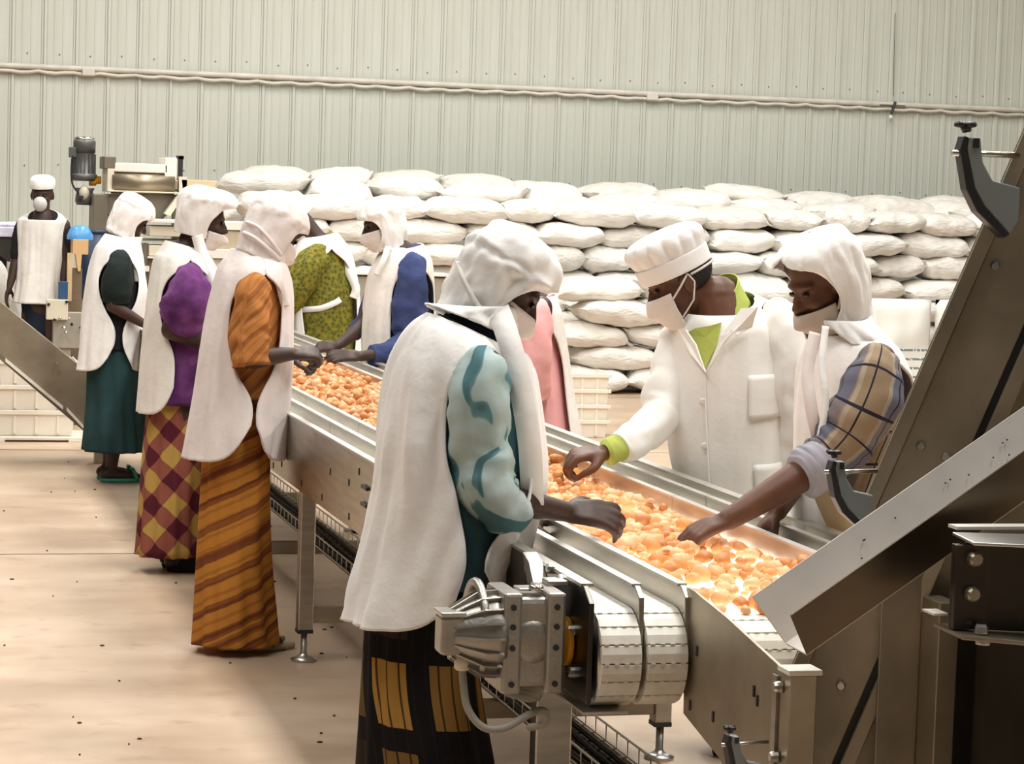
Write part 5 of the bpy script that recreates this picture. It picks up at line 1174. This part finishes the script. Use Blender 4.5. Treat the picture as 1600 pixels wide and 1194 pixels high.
p.arm((1210, 490, -.1), (1240, 655, -.14), (1236, 800, -.08)); p.hand(p.pt(1236, 800, -.08), -UP, RIGHT, 1, (.3, .3, .3))
p.torso([(1120, 470), (1135, 560), (1145, 660), (1150, 760)], [.08, .11, .11, .11]); p.legs(); p.finish()
cap = p.headloft('cap', [(.150, .006, .006, .0, 0), (.148, .055, .065, .0, 0), (.139, .082, .099, .0, 0), (.118, .091, .111, .0, 0), (.09, .089, .109, -.002, 0), (.064, .085, .105, -.004, 0)], white_c, amp=.002, bulge=lambda th, t: .011 * abs(math.sin(th * 7)) * max(0, math.sin(min(1, max(0, (t - 1.5) / 3.4)) * math.pi)), nth=112)
bd = p.headloft('cap_band', [(.070, .090, .110, -.004, 0), (.068, .092, .1125, -.004, 0), (.045, .091, .1115, -.004, 0), (.026, .089, .1095, -.004, 0), (.024, .086, .106, -.004, 0)], white_c, amp=.0)
MB().ball(p.hp(0, -.026, .022), (.0795 * 1.06, .0865 * 1.06, .078 * 1.06), p.HM, 26, 16).build('hair', hair_m, p.t, True)
p.mask(mask_c, -.022, -.126, al=58); p.ribbon([p.hp(-.083, -.02, .012), p.hp(-.080, -.06, .014), p.hp(-.05, -.105, .016), p.hp(0, -.116, .016)], .007, mask_c, 'mask_strap', sideways=p.hu)
p.loft('shirt_collar', [(455, 1080, 1152, 1.1, 0, .055), (468, 1078, 1156, 1.1, 0, .06), (494, 1076, 1170, 1.1, 0, .06)], lime_c, .003, cap=False, solid=.004)
patch(p, rows, [(1066, 520), (1082, 510), (1104, 505), (1120, 500), (1112, 535), (1096, 568)], lime_c, 'shirt_front', .012)
patch(p, rows, [(1150, 478), (1172, 474), (1165, 505), (1142, 518), (1134, 508), (1122, 528), (1097, 574), (1118, 520)], coat_c, 'lapel', .022, .006)
patch(p, rows, [(1058, 512), (1068, 512), (1082, 534), (1095, 574), (1074, 548)], coat_c, 'lapel', .020, .006)
for x, y in ((1091, 621), (1094, 689)): MB().lathe(surf(p, rows, x, y, .006, None, (.010, 2.4, .45)), -AWAY, [(.010, 0), (.011, .003), (.008, .005), (.002, .004)], 16).build('button', paint_l, ct, True)
for q in ([(1160, 579), (1206, 577), (1214, 642), (1160, 648)], [(1168, 716), (1222, 712), (1224, 790), (1172, 796)]): patch(p, rows, q, coat_c, 'pocket', .006, .003, ct, 1, (.010, 2.4, .45))
p.ribbon([surf(p, rows, x, y, .005, None, (.010, 2.4, .45)) for x, y in ((1096, 575), (1095, 620), (1098, 680), (1102, 740), (1104, 790))], .006, coat_c, 'placket')
for sg in (1, -1): p.shoe(sg, 0, black_c)
# ------------------------------------------------------------------ worker in plaid shirt
p = Person('person in plaid shirt, white hood and white tabard with a bare forearm over the gum', 6.45, 210, (1330, 800, 0), skin_m, .0065, 10)
rows = [(515, 1302, 1354, 1.2, 0, .02), (527, 1284, 1374, 1.35), (546, 1269, 1393, 1.35), (590, 1258, 1410, 1.3), (650, 1254, 1414, 1.2), (720, 1254, 1408, 1.15), (800, 1250, 1402, 1.1), (900, 1248, 1405, 1.1), (980, 1248, 1408, 1.1)]
p.tabard(rows, [90, 90, 89, 44, 38, 42, 52, 60, 60], [90, 90, 89, 52, 42, 42, 56, 60, 60], white_c, amp=.010, hr=.08)
p.loft('shirt', rows[:8], plaid_c, .006, off=-.010)
p.loft('trousers', [(880, 1262, 1392, 1.1), (1000, 1266, 1388, 1.1), (1240, 1270, 1380, 1.1)], navy_c, .006)
p.sleeve([(1372, 554, -.14, 16), (1371, 574, -.18, 40), (1354, 628, -.21, 52), (1328, 676, -.2, 50), (1298, 712, -.21, 44), (1272, 730, -.23, 35)], plaid_c, .010)
p.sleeve([(1290, 718, -.215, 36), (1276, 728, -.23, 40), (1262, 737, -.24, 41), (1250, 744, -.25, 35)], M('grey_blue_shirt_lining', (.34, .33, .38), .85), .005, 'rolled_cuff')
p.sethead(1286, 440, -.02, 207, 26); p.head((1325, 520, 0)); p.arm((1372, 565, -.13), (1302, 712, -.2), (1138, 812, -.33), (.05, .045, .04, .029)); p.hand(p.pt(1138, 812, -.33), -RIGHT * .85 - AWAY * .1 - UP * .42, UP - AWAY * .3, 1, (.45, .6, .5), 1.1)
p.arm((1275, 580, .13), (1260, 720, .1), (1215, 800, -.18)); p.hand(p.pt(1215, 800, -.18), -RIGHT * .5 - UP * .7, UP, -1, (.5, .6, .5))
p.torso([(1325, 525), (1332, 600), (1335, 700), (1330, 800)], [.07, .1, .1, .1]); p.legs(); p.finish()
p.headloft('head_cover', HOOD2, white_c, [(1308, 500, 0, .092, .092, 30), (1318, 520, 0, .115, .105, 44), (1324, 534, 0, .12, .108, 55)], amp=.010); p.mask(cloth('tan_mask_fabric', (.52, .44, .37)), -.05)
p.ribbon([(1286, 752, -.23), (1298, 780, -.22), (1312, 812, -.20), (1326, 845, -.18)], .075, M('tan_shirt_lining', (.42, .32, .20), .85), 'sleeve_flap')
p.ribbon([(1274, 520, -.17), (1262, 580, -.2), (1268, 640, -.22), (1278, 700, -.2), (1262, 770, -.18)], .032, pinkw_c, 'tie')
p.ribbon([(1290, 510, -.17), (1284, 570, -.21), (1290, 630, -.23), (1280, 690, -.23), (1270, 760, -.2)], .018, white_c, 'tie')
for sg in (1, -1): p.shoe(sg, 0, black_c)
